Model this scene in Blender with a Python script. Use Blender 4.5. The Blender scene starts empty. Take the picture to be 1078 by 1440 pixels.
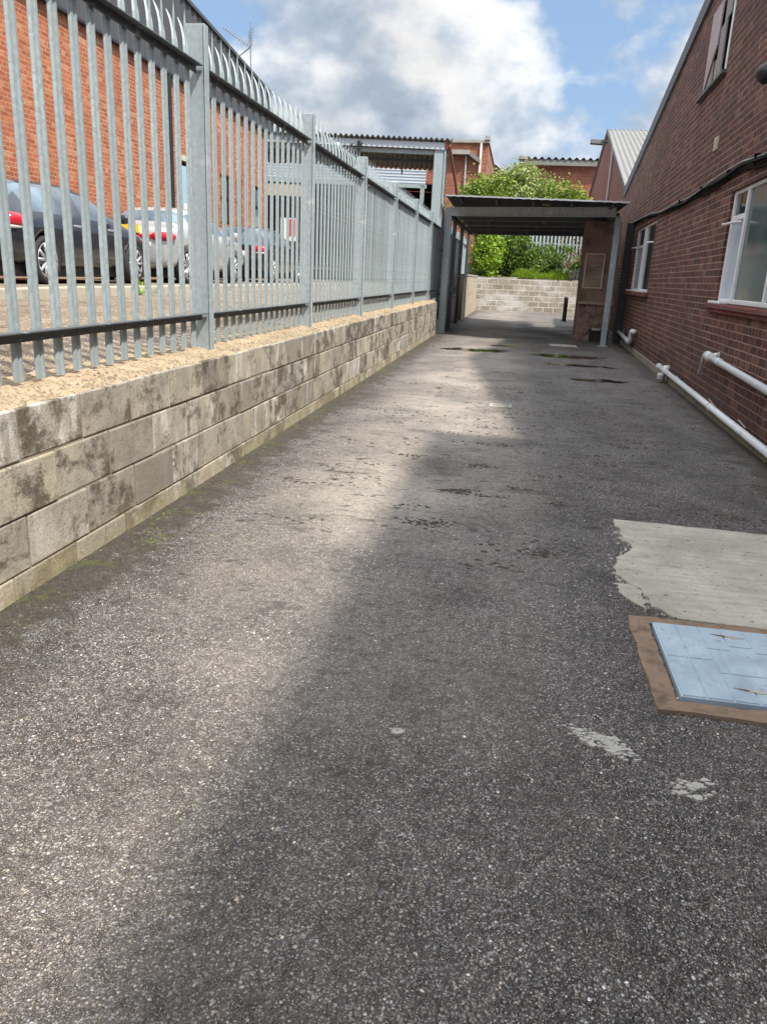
import bpy, bmesh, math, random
from mathutils import Vector, Matrix, noise
R = math.radians
random.seed(7)
D = bpy.data
scene = bpy.context.scene
COL = scene.collection
H = 1.38

# ------------------------------------------------------------------ helpers
ORG = {}

class MB:
    def __init__(s): s.v = []; s.f = []; s.mi = []
    def add(s, vs, fs, mi=0):
        n = len(s.v); s.v += [tuple(p) for p in vs]
        s.f += [tuple(i + n for i in f) for f in fs]; s.mi += [mi] * len(fs)
        return s
    def box(s, x0, x1, y0, y1, z0, z1, mi=0):
        return s.obox((x0, y0, z0), (x1 - x0, 0, 0), (0, y1 - y0, 0), (0, 0, z1 - z0), mi)
    def obox(s, o, a, b, c, mi=0):
        o, a, b, c = Vector(o), Vector(a), Vector(b), Vector(c)
        vs = [o, o + a, o + a + b, o + b, o + c, o + a + c, o + a + b + c, o + b + c]
        return s.add(vs, [(0, 3, 2, 1), (4, 5, 6, 7), (0, 1, 5, 4), (1, 2, 6, 5), (2, 3, 7, 6), (3, 0, 4, 7)], mi)
    def tube(s, pts, r, n=8, caps=True, mi=0):
        pts = [Vector(p) for p in pts]; rings = []
        up = None
        for i, p in enumerate(pts):
            t = (pts[min(i + 1, len(pts) - 1)] - pts[max(i - 1, 0)]).normalized()
            if up is None:
                up = Vector((0, 0, 1)) if abs(t.z) < .9 else Vector((1, 0, 0))
            a = t.cross(up)
            if a.length < 1e-4: a = t.cross(Vector((0, 1, 0)))
            a.normalize(); b = a.cross(t).normalized(); up = b
            rr = r[i] if isinstance(r, (list, tuple)) else r
            rings.append([p + a * math.cos(2 * math.pi * k / n) * rr + b * math.sin(2 * math.pi * k / n) * rr for k in range(n)])
        vs = [q for ring in rings for q in ring]; fs = []
        for i in range(len(pts) - 1):
            for k in range(n):
                k2 = (k + 1) % n
                fs.append((i * n + k, i * n + k2, (i + 1) * n + k2, (i + 1) * n + k))
        if caps:
            fs.append(tuple(range(n - 1, -1, -1))); m = (len(pts) - 1) * n
            fs.append(tuple(m + k for k in range(n)))
        return s.add(vs, fs, mi)
    def lathe(s, o, axis, prof, n=20, mi=0):   # prof: list of (along, radius)
        o = Vector(o); ax = Vector(axis).normalized()
        a = ax.cross(Vector((0, 0, 1)) if abs(ax.z) < .9 else Vector((1, 0, 0))).normalized(); b = ax.cross(a)
        vs = []; fs = []
        for (t, r) in prof:
            for k in range(n):
                th = 2 * math.pi * k / n
                vs.append(o + ax * t + (a * math.cos(th) + b * math.sin(th)) * max(r, 1e-4))
        for i in range(len(prof) - 1):
            for k in range(n):
                k2 = (k + 1) % n
                fs.append((i * n + k, i * n + k2, (i + 1) * n + k2, (i + 1) * n + k))
        return s.add(vs, fs, mi)
    def prism(s, poly, vec, mi=0):             # poly: 3-D loop, extruded by vec
        n = len(poly); vec = Vector(vec); poly = [Vector(p) for p in poly]
        vs = poly + [p + vec for p in poly]
        fs = [tuple(range(n - 1, -1, -1)), tuple(range(n, 2 * n))]
        fs += [(i, (i + 1) % n, n + (i + 1) % n, n + i) for i in range(n)]
        return s.add(vs, fs, mi)
    def grid(s, fn, nu, nv, mi=0):
        vs = [fn(i / nu, j / nv) for i in range(nu + 1) for j in range(nv + 1)]
        fs = [(i * (nv + 1) + j, (i + 1) * (nv + 1) + j, (i + 1) * (nv + 1) + j + 1, i * (nv + 1) + j + 1) for i in range(nu) for j in range(nv)]
        return s.add(vs, fs, mi)
    def build(s, name, mat, parent=None, loc=None, smooth=False, bevel=0, fix=True, seg=1):
        L = Vector(loc) if loc is not None else (ORG[parent.name] if parent else Vector((0, 0, 0)))
        me = D.meshes.new(name)
        me.from_pydata([tuple(Vector(p) - L) for p in s.v], [], s.f)
        mats = mat if isinstance(mat, (list, tuple)) else [mat]
        for m in mats: me.materials.append(m)
        if len(mats) > 1: me.polygons.foreach_set('material_index', s.mi)
        if fix:
            bm = bmesh.new(); bm.from_mesh(me)
            bmesh.ops.recalc_face_normals(bm, faces=bm.faces); bm.to_mesh(me); bm.free()
        if smooth: me.polygons.foreach_set('use_smooth', [True] * len(me.polygons))
        me.update()
        o = D.objects.new(name, me); COL.objects.link(o)
        if parent: o.parent = parent
        else: o.location = L
        ORG[o.name] = L
        if bevel:
            b = o.modifiers.new('bevel', 'BEVEL'); b.width = bevel; b.segments = seg; b.limit_method = 'ANGLE'
        return o

def tag(o, label=None, cat=None, group=None, kind=None):
    if label: o['label'] = label
    if cat: o['category'] = cat
    if group: o['group'] = group
    if kind: o['kind'] = kind
    return o
def thing(name, label, cat, loc, group=None):
    o = D.objects.new(name, None); COL.objects.link(o); o.location = loc; o.empty_display_size = .1
    ORG[o.name] = Vector(loc); return tag(o, label, cat, group)

def wall_holes(mb, outer, holes, f, depth, mi=0):
    """plate with openings: outer / holes are (s, z) loops, f(s, z, d) gives the 3-D point at depth d"""
    bm = bmesh.new(); es = []
    for lp in [outer] + holes:
        vs = [bm.verts.new((p[0], p[1], 0)) for p in lp]
        es += [bm.edges.new((vs[i], vs[(i + 1) % len(vs)])) for i in range(len(vs))]
    bmesh.ops.triangle_fill(bm, edges=es, use_beauty=True, use_dissolve=False)
    bm.verts.ensure_lookup_table(); bm.verts.index_update()
    co = [(v.co.x, v.co.y) for v in bm.verts]; fs = [[v.index for v in fc.verts] for fc in bm.faces]
    bm.free()
    mb.add([f(s_, z, 0) for s_, z in co], fs, mi)
    mb.add([f(s_, z, depth) for s_, z in co], [x[::-1] for x in fs], mi)
    for lp in [outer] + holes:
        n = len(lp)
        mb.add([f(a, b, 0) for a, b in lp] + [f(a, b, depth) for a, b in lp],
               [(i, (i + 1) % n, n + (i + 1) % n, n + i) for i in range(n)], mi)
def rect(s0, s1, z0, z1): return [(s0, z0), (s1, z0), (s1, z1), (s0, z1)]

# ------------------------------------------------------------------ materials
class NT:
    def __init__(s, name):
        s.m = D.materials.new(name); s.m.use_nodes = True; s.t = s.m.node_tree
        s.b = s.t.nodes['Principled BSDF']; s._o = None
    def n(s, typ, **kw):
        nd = s.t.nodes.new('ShaderNode' + typ)
        for k, v in kw.items():
            if k.startswith('i_'): nd.inputs[k[2:].replace('_', ' ')].default_value = v
            else: setattr(nd, k, v)
        return nd
    def l(s, a, b): s.t.links.new(a, b)
    def co(s):
        if s._o is None: s._o = s.n('TexCoord').outputs['Object']
        return s._o
    def mapping(s, scale=(1, 1, 1), loc=(0, 0, 0), vec=None):
        m = s.n('Mapping'); m.inputs['Scale'].default_value = scale; m.inputs['Location'].default_value = loc
        s.l(vec or s.co(), m.inputs['Vector']); return m.outputs[0]
    def noise(s, scale=5, detail=4, rough=.55, vec=None, dist=0):
        nd = s.n('TexNoise'); nd.inputs['Scale'].default_value = scale; nd.inputs['Detail'].default_value = detail
        nd.inputs['Roughness'].default_value = rough; nd.inputs['Distortion'].default_value = dist
        s.l(vec or s.co(), nd.inputs['Vector']); return nd.outputs['Fac']
    def vor(s, scale, vec=None, feature='F1', rnd=1):
        nd = s.n('TexVoronoi'); nd.feature = feature; nd.inputs['Scale'].default_value = scale
        nd.inputs['Randomness'].default_value = rnd
        s.l(vec or s.co(), nd.inputs['Vector']); return nd
    def ramp(s, fac, stops, interp='LINEAR'):
        r = s.n('ValToRGB'); r.color_ramp.interpolation = interp; e = r.color_ramp.elements
        while len(e) < len(stops): e.new(.5)
        for i, (p, c) in enumerate(stops):
            e[i].position = p
            e[i].color = (c, c, c, 1) if isinstance(c, (int, float)) else (*c, 1)
        s.l(fac, r.inputs[0]); return r.outputs[0]
    def mix(s, fac, a, b, mode='MIX'):
        m = s.n('Mix'); m.data_type = 'RGBA'; m.blend_type = mode
        for sock, v in ((m.inputs[0], fac), (m.inputs[6], a), (m.inputs[7], b)):
            if hasattr(v, 'links') or hasattr(v, 'is_linked'): s.l(v, sock)
            elif isinstance(v, (int, float)) and sock.type == 'RGBA': sock.default_value = (v, v, v, 1)
            elif isinstance(v, tuple): sock.default_value = (*v, 1)
            else: sock.default_value = v
        return m.outputs[2]
    def math(s, op, a, b=0, c=None, clamp=False):
        m = s.n('Math'); m.operation = op; m.use_clamp = clamp
        for i, v in enumerate((a, b) if c is None else (a, b, c)):
            if hasattr(v, 'is_linked'): s.l(v, m.inputs[i])
            else: m.inputs[i].default_value = v
        return m.outputs[0]
    def sep(s, vec=None):
        x = s.n('SeparateXYZ'); s.l(vec or s.co(), x.inputs[0]); return x.outputs
    def comb(s, x, y, z=0):
        c = s.n('CombineXYZ')
        for i, v in enumerate((x, y, z)):
            if hasattr(v, 'is_linked'): s.l(v, c.inputs[i])
            else: c.inputs[i].default_value = v
        return c.outputs[0]
    def bump(s, h, strength=.3, dist=.01, prev=None):
        b = s.n('Bump'); b.inputs['Strength'].default_value = strength; b.inputs['Distance'].default_value = dist
        s.l(h, b.inputs['Height'])
        if prev is not None: s.l(prev, b.inputs['Normal'])
        return b.outputs[0]
    def out(s, col=None, rough=.7, normal=None, metal=0, spec=.5):
        for v, k in ((col, 'Base Color'), (rough, 'Roughness'), (metal, 'Metallic'), (spec, 'Specular IOR Level')):
            if v is None: continue
            if hasattr(v, 'is_linked'): s.l(v, s.b.inputs[k])
            elif isinstance(v, tuple): s.b.inputs[k].default_value = (*v, 1)
            else: s.b.inputs[k].default_value = v
        if normal is not None: s.l(normal, s.b.inputs['Normal'])
        return s.m

def m_plain(name, col, rough=.6, metal=0, var=.25, scale=6, dirt=None, bump=.1, spec=.5, fine=60):
    t = NT(name)
    n1 = t.noise(scale, 5, .6); n2 = t.noise(fine, 3, .6)
    c = t.mix(n1, tuple(x * (1 - var) for x in col), tuple(min(1, x * (1 + var)) for x in col))
    c = t.mix(t.math('MULTIPLY', n2, .35), c, tuple(x * .6 for x in col))
    if dirt:
        c = t.mix(t.ramp(t.noise(scale * .6, 8, .7, dist=.4), [(.52, 0), (.68, 1)]), c, dirt)
    rg = t.math('ADD', t.math('MULTIPLY', n1, .2), rough - .1)
    return t.out(c, rg, t.bump(n2, bump, .004) if bump else None, metal, spec)

def m_brick(name, axis, c1, c2, mortar, bw=.243, bh=.081, ms=.012, stains=None, hue=None, squash=True, damp=False):
    t = NT(name); o = t.sep()
    vec = t.comb(o[1] if axis == 'y' else o[0], o[2], 0)
    wob = t.n('VectorMath'); wob.operation = 'MULTIPLY_ADD'
    nz = t.n('TexNoise'); nz.inputs['Scale'].default_value = 3; t.l(vec, nz.inputs['Vector'])
    t.l(nz.outputs['Color'], wob.inputs[0]); wob.inputs[1].default_value = (.008, .008, 0); t.l(vec, wob.inputs[2])
    b = t.n('TexBrick'); b.inputs['Scale'].default_value = 1; b.inputs['Brick Width'].default_value = bw
    b.inputs['Row Height'].default_value = bh; b.inputs['Mortar Size'].default_value = ms / 2
    b.inputs['Mortar Smooth'].default_value = .25; b.inputs['Bias'].default_value = 0
    b.offset = .5; b.offset_frequency = 2
    if squash: b.squash = .5; b.squash_frequency = 4
    t.l(wob.outputs[0], b.inputs['Vector'])
    b.inputs['Color1'].default_value = (0, 0, 0, 1); b.inputs['Color2'].default_value = (1, 1, 1, 1); b.inputs['Mortar'].default_value = (.5, .5, .5, 1)
    cc = t.ramp(b.outputs['Color'], [(0, c1), (.45, tuple((x + y) / 2 for x, y in zip(c1, c2))), (.8, c2), (1, hue or c2)])
    n1 = t.noise(40, 4, .6, vec=vec); big = t.noise(.5, 5, .6, vec=vec); mid = t.noise(2.2, 5, .65, vec=vec)
    cc = t.mix(t.ramp(n1, [(.3, 0), (.7, .7)]), cc, tuple(x * .45 for x in c1))
    cc = t.mix(t.ramp(mid, [(.4, 0), (.72, .45)]), cc, tuple(x * .55 for x in c1))
    mo = t.mix(t.ramp(t.noise(1.4, 5, .6, vec=vec), [(.35, 0), (.7, 1)]), mortar, tuple(x * .5 for x in mortar))
    col = t.mix(b.outputs['Fac'], cc, mo)
    col = t.mix(t.math('MULTIPLY', t.ramp(o[2], [(0, 1), (.55, 0)]), t.ramp(t.noise(2.4, 7, .7, vec=vec), [(.3, .2), (.6, .8)])), col, tuple(x * .45 for x in c1)) if damp else col
    if stains:
        for (sc, lo, hi, amt, sc_col) in stains:
            m = t.mapping((sc[0], sc[1], 1), vec=vec)
            col = t.mix(t.math('MULTIPLY', t.ramp(t.noise(1, 6, .65, vec=m), [(lo, 0), (hi, 1)]), amt), col, sc_col)
    hgt = t.math('SUBTRACT', t.math('MULTIPLY', n1, .3), b.outputs['Fac'])
    return t.out(col, .85, t.bump(hgt, .6, .008), 0, .3)

def m_galv(name, col, rough=.5, metal=.25):
    t = NT(name)
    sp = t.vor(45).outputs['Color']; s2 = t.n('RGBToBW'); t.l(sp, s2.inputs[0])
    v = t.n('Mapping'); v.inputs['Scale'].default_value = (9, 9, 1.3); t.l(t.co(), v.inputs[0])
    st = t.noise(1, 5, .6, vec=v.outputs[0])
    c = t.mix(s2.outputs[0], tuple(x * .80 for x in col), tuple(x * 1.18 for x in col))
    c = t.mix(t.ramp(st, [(.45, 0), (.75, .5)]), c, tuple(x * .62 for x in col))
    c = t.mix(t.ramp(t.noise(7, 5, .6), [(.62, 0), (.68, .6)]), c, (.60, .64, .63))
    isl = t.n('NewGeometry').outputs['Random Per Island']
    oi = t.n('ObjectInfo').outputs['Random']
    c = t.mix(t.ramp(t.noise(5, 7, .72), [(.60, 0), (.70, .55)]), c, tuple(x * .5 for x in col))
    c = t.mix(t.math('MULTIPLY', oi, .45), c, tuple(x * .72 for x in col))
    return t.out(c, t.math('ADD', t.math('MULTIPLY', st, .3), rough - .12), t.bump(st, .15, .003), metal, .5)

def m_asphalt(name, tone=(1, 1, 1), chip=92, edge=True, bump=.8, gain=1.0):
    t = NT(name); o = t.sep()
    vec = t.comb(o[0], o[1], 0)
    wv = t.n('VectorMath'); wv.operation = 'MULTIPLY_ADD'
    nz = t.n('TexNoise'); nz.inputs['Scale'].default_value = 70; t.l(vec, nz.inputs['Vector'])
    t.l(nz.outputs['Color'], wv.inputs[0]); wv.inputs[1].default_value = (.011, .011, 0); t.l(vec, wv.inputs[2])
    def layer(sc, stops):
        v = t.vor(sc, wv.outputs[0]); sp = t.n('SeparateColor'); t.l(v.outputs['Color'], sp.inputs[0])
        val = t.ramp(sp.outputs[0], stops)
        tint = t.ramp(sp.outputs[1], [(0, (.90, .97, 1.08)), (.45, (1, .98, .95)), (.75, (1.06, .98, .86)), (1, (1.16, .95, .70))])
        cc = t.mix(1.0, val, tint, 'MULTIPLY')
        cc = t.mix(t.ramp(v.outputs['Distance'], [(.34, 0), (.58, .92)]), cc, (.030, .028, .027))
        return cc, v.outputs['Distance'], sp.outputs[2]
    g_ = gain
    a, da, _ = layer(chip, [(0, .030 * g_), (.28, .065 * g_), (.52, .14 * g_), (.76, .24 * g_), (.92, .34 * g_), (.99, .46 * g_)])
    b, db, _ = layer(chip * 1.6, [(0, .030 * g_), (.45, .09 * g_), (.7, .20 * g_), (.9, .32 * g_), (1, .55 * g_)])
    c3, dc, r3 = layer(chip * .6, [(0, .10 * g_), (.5, .22 * g_), (.8, .42 * g_), (1, .66 * g_)])
    sel = t.ramp(t.noise(22, 4, .6, vec=vec), [(.42, 0), (.58, 1)])
    c = t.mix(sel, a, b)
    big = t.math('MULTIPLY', t.math('GREATER_THAN', r3, .975), t.math('LESS_THAN', dc, .34))
    c = t.mix(big, c, c3)
    # worn: fines between the stones
    W_ = t.noise(3.1, 5, .68, vec=vec)
    c = t.mix(t.ramp(W_, [(.45, 0), (.75, .25)]), c, (.13 * g_, .12 * g_, .107 * g_))
    L = t.noise(.5, 5, .62, vec=vec, dist=.3); Mn = t.noise(2.3, 5, .68, vec=t.mapping((1, .6, 1), (3, 1, 0), vec))
    c = t.mix(t.ramp(L, [(.34, .8), (.60, 0)]), c, (.66, .645, .63), 'MULTIPLY')
    c = t.mix(t.ramp(Mn, [(.34, .8), (.53, 0)]), c, (.55, .54, .53), 'MULTIPLY')
    c = t.mix(1.0, c, tone, 'MULTIPLY')
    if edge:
        # paler beige band along the middle of the yard, broken by noise
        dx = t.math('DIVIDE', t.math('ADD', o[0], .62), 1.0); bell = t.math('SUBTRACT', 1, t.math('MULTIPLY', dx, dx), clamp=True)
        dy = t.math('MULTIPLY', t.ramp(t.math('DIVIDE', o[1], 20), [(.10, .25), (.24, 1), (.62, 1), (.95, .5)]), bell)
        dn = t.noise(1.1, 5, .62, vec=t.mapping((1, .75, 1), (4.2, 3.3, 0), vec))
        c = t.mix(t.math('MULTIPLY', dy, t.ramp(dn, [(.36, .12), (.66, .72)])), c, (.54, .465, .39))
    # dark scuffs, damp soil and moss marks, stretched across the yard
    far = t.ramp(t.math('DIVIDE', o[1], 10), [(.18, .25), (.42, 1)])
    S = t.noise(1, 6, .74, vec=t.mapping((1.5, 3.6, 1), (9, 2, 0), vec))
    c = t.mix(t.math('MULTIPLY', far, t.ramp(S, [(.56, 0), (.66, .72)])), c, (.042, .037, .031))
    S2 = t.noise(4.2, 6, .74, vec=t.mapping((1, 1.9, 1), (1, 7, 0), vec))
    c = t.mix(t.math('MULTIPLY', far, t.ramp(S2, [(.595, 0), (.635, .85)])), c, (.026, .021, .014))
    if edge:   # soil and moss gathered along the foot of the block wall and of the brick wall
        e1 = t.math('SUBTRACT', 1, t.math('DIVIDE', t.math('ADD', o[0], 1.955), .62), clamp=True)
        wl = t.math('ADD', t.math('MULTIPLY', o[1], -.03), o[0])
        e2 = t.math('SUBTRACT', 1, t.math('DIVIDE', t.math('SUBTRACT', 2.0, wl), .6), clamp=True)
        ee = t.math('MAXIMUM', e1, e2)
        k = t.math('ADD', t.math('MULTIPLY', ee, .5), t.noise(5, 6, .76, vec=vec))
        inside = t.math('MULTIPLY', t.math('GREATER_THAN', o[0], -2.2), t.math('LESS_THAN', wl, 2.3))
        f = t.math('MULTIPLY', t.ramp(k, [(.74, 0), (.86, .8)]), inside)
        c = t.mix(f, c, (.05, .04, .026))
        g = t.math('MULTIPLY', t.ramp(t.math('ADD', t.math('MULTIPLY', e1, .26), t.noise(7, 5, .74, vec=t.mapping((1, 1, 1), (5, 5, 0), vec))), [(.76, 0), (.82, .7)]), inside)
        c = t.mix(g, c, (.085, .095, .022))
    hgt = t.math('MULTIPLY', t.mix(sel, da, db), -1)
    nb = t.bump(hgt, bump, .008); nb = t.bump(Mn, .3, .03, nb)
    wet = t.ramp(t.noise(.7, 5, .6, vec=t.mapping((1, .7, 1), (7, 4, 0), vec)), [(.40, .5), (.60, .85)])
    return t.out(c, wet, nb, 0, .5)

def m_block(name):
    t = NT(name); o = t.sep()
    g = t.n('NewGeometry'); isl = g.outputs['Random Per Island']
    off = t.n('VectorMath'); off.operation = 'ADD'; sc = t.math('MULTIPLY', isl, 53.0); t.l(t.co(), off.inputs[0]); t.l(t.comb(0, sc, t.math('MULTIPLY', isl, 31.7)), off.inputs[1])
    bv = off.outputs[0]                                    # every block has its own marks
    r2 = t.math('FRACT', t.math('MULTIPLY', isl, 17.31)); r3 = t.math('FRACT', t.math('MULTIPLY', isl, 91.7))
    n1 = t.noise(4, 8, .68, vec=bv); n2 = t.noise(75, 5, .68); n3 = t.noise(15, 6, .65)
    c = t.ramp(isl, [(0, (.22, .195, .16)), (.35, (.33, .295, .245)), (.7, (.385, .345, .28)), (1, (.295, .275, .245))])
    c = t.mix(t.ramp(n1, [(.34, .75), (.58, 0)]), c, (.17, .155, .13))
    c = t.mix(t.ramp(t.noise(1.6, 6, .62, vec=t.mapping((1, 1, 1), (2, 9, 4), bv)), [(.5, 0), (.7, .6)]), c, (.43, .375, .265))
    st = t.noise(1, 7, .66, vec=t.mapping((1, 8, 2.2), (0, 0, 0), bv))
    c = t.mix(t.math('MULTIPLY', t.ramp(st, [(.48, 0), (.66, .9)]), t.ramp(r2, [(.25, .1), (.8, 1)])), c, (.64, .62, .575))
    st2 = t.noise(1, 8, .72, vec=t.mapping((1, 11, 2), (3, 3, 3)))
    c = t.mix(t.ramp(st2, [(.56, 0), (.68, .65)]), c, (.13, .11, .08))
    dk = t.noise(1, 7, .74, vec=t.mapping((1, 4.2, 5.5), (5, 1, 2), bv), dist=.2)
    dk = t.math('ADD', dk, t.math('MULTIPLY', t.math('SUBTRACT', r3, .5), .16))
    c = t.mix(t.ramp(dk, [(.495, 0), (.60, .85)]), c, t.ramp(n2, [(.35, (.045, .035, .025)), (.65, (.115, .095, .068))]))
    lo = t.math('MULTIPLY', t.ramp(t.math('SUBTRACT', .16, o[2]), [(.0, 0), (.12, 1)]), t.ramp(t.noise(3.5, 7, .68), [(.40, .1), (.62, .75)]))
    c = t.mix(lo, c, (.37, .31, .185))
    c = t.mix(t.ramp(n2, [(.57, 0), (.68, .8)]), c, (.085, .075, .06))
    c = t.mix(t.ramp(n3, [(.6, 0), (.75, .4)]), c, (.5, .48, .43))
    nb = t.bump(n2, .7, .006); nb = t.bump(n3, .4, .012, nb)
    return t.out(c, .93, nb, 0, .22)

def m_leaf(name, c1, c2, c3):
    t = NT(name)
    g = t.n('NewGeometry').outputs['Random Per Island']
    c = t.ramp(g, [(0, c1), (.5, c2), (1, c3)])
    c = t.mix(t.math('MULTIPLY', t.noise(1.3, 3, .5), .5), c, c1)
    m = t.out(c, .5, None, 0, .4)
    tr = t.n('BsdfTranslucent'); t.l(c, tr.inputs[0]); ms = t.n('MixShader'); ms.inputs[0].default_value = .3
    outn = t.t.nodes['Material Output']
    t.l(t.b.outputs[0], ms.inputs[1]); t.l(tr.outputs[0], ms.inputs[2]); t.l(ms.outputs[0], outn.inputs[0])
    return m

def m_corr(name, axis, period, c1, c2, strength=1.0, rough=.7, lich=None):   # colour only; ribs are modelled
    t = NT(name)
    n1 = t.noise(1.6, 6, .65); n2 = t.noise(18, 5, .6)
    c = t.mix(n1, c1, c2)
    if lich: c = t.mix(t.ramp(n2, [(.52, 0), (.68, .8)]), c, lich)
    return t.out(c, rough, t.bump(n2, .2, .01), 0, .3)

M = {}
M['galv'] = m_galv('galvanised_steel', (.335, .395, .41), .5, .2)
M['galv2'] = m_galv('grey_painted_steel', (.35, .41, .43), .55, .1)
M['galv_dark'] = m_galv('dark_steel', (.085, .098, .118), .5, .15)  # on the canopy underside this dark colour carries the shade
M['rail'] = m_galv('rail_steel', (.12, .135, .145), .5, .2)  # colour darkened for the shade on the rail undersides
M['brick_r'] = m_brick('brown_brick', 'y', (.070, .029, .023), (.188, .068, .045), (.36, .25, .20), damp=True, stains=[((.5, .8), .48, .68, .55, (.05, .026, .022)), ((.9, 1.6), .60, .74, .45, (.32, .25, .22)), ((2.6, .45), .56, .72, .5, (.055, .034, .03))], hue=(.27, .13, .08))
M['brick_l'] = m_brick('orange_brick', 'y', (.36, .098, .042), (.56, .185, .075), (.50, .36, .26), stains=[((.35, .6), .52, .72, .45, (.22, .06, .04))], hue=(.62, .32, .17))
M['brick_f'] = m_brick('far_brick', 'x', (.30, .085, .045), (.46, .14, .07), (.46, .36, .29), stains=[((.25, .5), .5, .7, .5, (.16, .05, .035))], hue=(.50, .24, .14))
M['brick_g'] = m_brick('gable_brick', 'y', (.20, .07, .05), (.33, .125, .08), (.38, .28, .23), stains=[((.25, .5), .5, .7, .4, (.12, .05, .04))])
M['block'] = m_block('concrete_block')
M['mortar'] = m_plain('old_mortar', (.27, .225, .165), .95, var=.5, scale=5, dirt=(.09, .075, .055), bump=.4)
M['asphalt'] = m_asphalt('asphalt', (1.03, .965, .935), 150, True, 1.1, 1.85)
M['carpark'] = m_asphalt('old_tarmac', (1.30, 1.06, .76), 120, False, .5, 2.3)
def m_patch(name):
    t = NT(name); o = t.sep(); vec = t.comb(o[0], o[1], o[2])
    br = t.noise(1, 7, .7, vec=t.mapping((3, 26, 3), (0, 0, 0))); n2 = t.noise(2.2, 7, .68); n3 = t.noise(34, 6, .7)
    c = t.ramp(n2, [(.3, (.30, .285, .23)), (.5, (.46, .43, .36)), (.68, (.58, .545, .46))])
    c = t.mix(t.ramp(br, [(.36, .6), (.62, 0)]), c, (.30, .28, .225))
    c = t.mix(t.ramp(t.noise(1.3, 6, .66, vec=t.mapping((1, 1, 1), (4, 2, 1))), [(.5, 0), (.66, .6)]), c, (.185, .18, .125))
    c = t.mix(t.ramp(n3, [(.60, 0), (.66, .9)]), c, (.06, .055, .045))
    c = t.mix(t.ramp(t.noise(60, 4, .6), [(.58, 0), (.72, .5)]), c, (.55, .52, .45))
    nb = t.bump(br, .5, .006); nb = t.bump(n3, .6, .005, nb)
    return t.out(c, .92, nb, 0, .3)
M['patch'] = m_patch('trowelled_concrete')
M['concrete'] = m_plain('pale_concrete', (.36, .34, .30), .9, var=.3, scale=3, dirt=(.2, .185, .155), bump=.35, fine=45)
M['kerb'] = m_plain('kerb_stone', (.42, .375, .30), .9, var=.3, scale=4, dirt=(.2, .18, .15), bump=.3)
M['frame_brown'] = m_plain('brown_mortar', (.25, .17, .115), .95, var=.5, scale=12, dirt=(.105, .075, .052), bump=1.0, fine=55)
t = NT('blue_grey_lid'); _c = t.ramp(t.noise(6, 7, .65), [(.3, (.31, .395, .46)), (.6, (.41, .51, .585)), (.75, (.50, .58, .63))])
_c = t.mix(t.ramp(t.noise(1, 7, .72, vec=t.mapping((40, 5, 5))), [(.58, 0), (.72, .55)]), _c, (.58, .66, .70))
_c = t.mix(t.ramp(t.noise(16, 7, .75), [(.60, 0), (.68, .75)]), _c, (.20, .21, .20))
_c = t.mix(t.ramp(t.noise(90, 4, .7), [(.62, 0), (.70, .7)]), _c, (.12, .13, .14))
M['lid'] = t.out(_c, t.ramp(t.noise(9, 5, .6), [(.35, .38), (.65, .7)]), t.bump(t.noise(40, 5, .65), .25, .003), .15, .5)
M['white'] = m_plain('white_paint', (.72, .73, .74), .45, var=.08, scale=5, dirt=(.55, .55, .53), bump=.05)
M['pvc'] = m_plain('white_plastic_pipe', (.68, .70, .70), .35, var=.12, scale=6, dirt=(.48, .48, .45), bump=.03)
M['pvcgrey'] = m_plain('grey_plastic_pipe', (.46, .48, .48), .4, var=.12, scale=5, bump=.03)
M['black'] = m_plain('black_plastic', (.009, .009, .010), .5, var=.2, bump=.05)
M['cable'] = m_plain('black_cable_sheath', (.006, .006, .006), .85, var=.2, bump=0, spec=.15)
M['cable_grey'] = m_plain('grey_cable', (.33, .33, .33), .5, var=.2, bump=.03)
M['barge'] = m_plain('dark_barge_board', (.10, .105, .115), .7, var=.25, scale=3, bump=.1)
M['sill'] = m_brick('red_tile_sill', 'y', (.15, .042, .04), (.27, .085, .07), (.12, .08, .07), bw=.3, bh=.4, ms=.012, squash=False)
M['plinth'] = m_plain('stained_concrete_base', (.20, .175, .125), .95, var=.4, scale=3, dirt=(.055, .05, .03), bump=.5)
M['board'] = m_plain('weathered_board', (.40, .36, .37), .85, var=.22, scale=3, dirt=(.30, .22, .22), bump=.15)
M['board2'] = m_plain('grey_weathered_board', (.26, .25, .24), .9, var=.2, scale=3, bump=.15)
M['board3'] = m_plain('tan_bare_board', (.40, .31, .22), .85, var=.2, scale=4, bump=.15)
M['cream'] = m_plain('cream_vent', (.52, .48, .36), .7, var=.15, bump=.1)
M['cement'] = m_plain('splashed_cement', (.42, .40, .36), .95, var=.25, scale=14, bump=.5)
M['dirt'] = m_plain('dark_leaf_litter', (.045, .036, .025), .95, var=.5, scale=20, bump=.3)
M['moss'] = m_plain('moss', (.10, .125, .025), .95, var=.5, scale=20, bump=.5)
M['clad'] = m_plain('charcoal_cladding', (.060, .062, .068), .5, var=.15, scale=2, bump=.02)
M['gutter'] = m_plain('black_gutter', (.016, .016, .018), .5, var=.2, bump=.02)
M['bluedoor'] = m_plain('pale_blue_door', (.36, .50, .62), .5, var=.08, scale=2, bump=.03)
M['sheet'] = m_plain('pale_grey_sheet', (.50, .55, .60), .5, var=.1, scale=2, bump=.02)
M['tan'] = m_plain('tan_panel', (.44, .36, .26), .8, var=.15, scale=2, bump=.05)
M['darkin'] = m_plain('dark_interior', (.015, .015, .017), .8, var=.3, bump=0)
M['fibre'] = m_corr('fibre_cement_sheet', 'x', .15, (.15, .15, .145), (.26, .255, .24), lich=(.12, .118, .10))
M['redpaint'] = m_plain('faded_red_paint', (.26, .085, .075), .6, var=.2, bump=.05)
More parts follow.
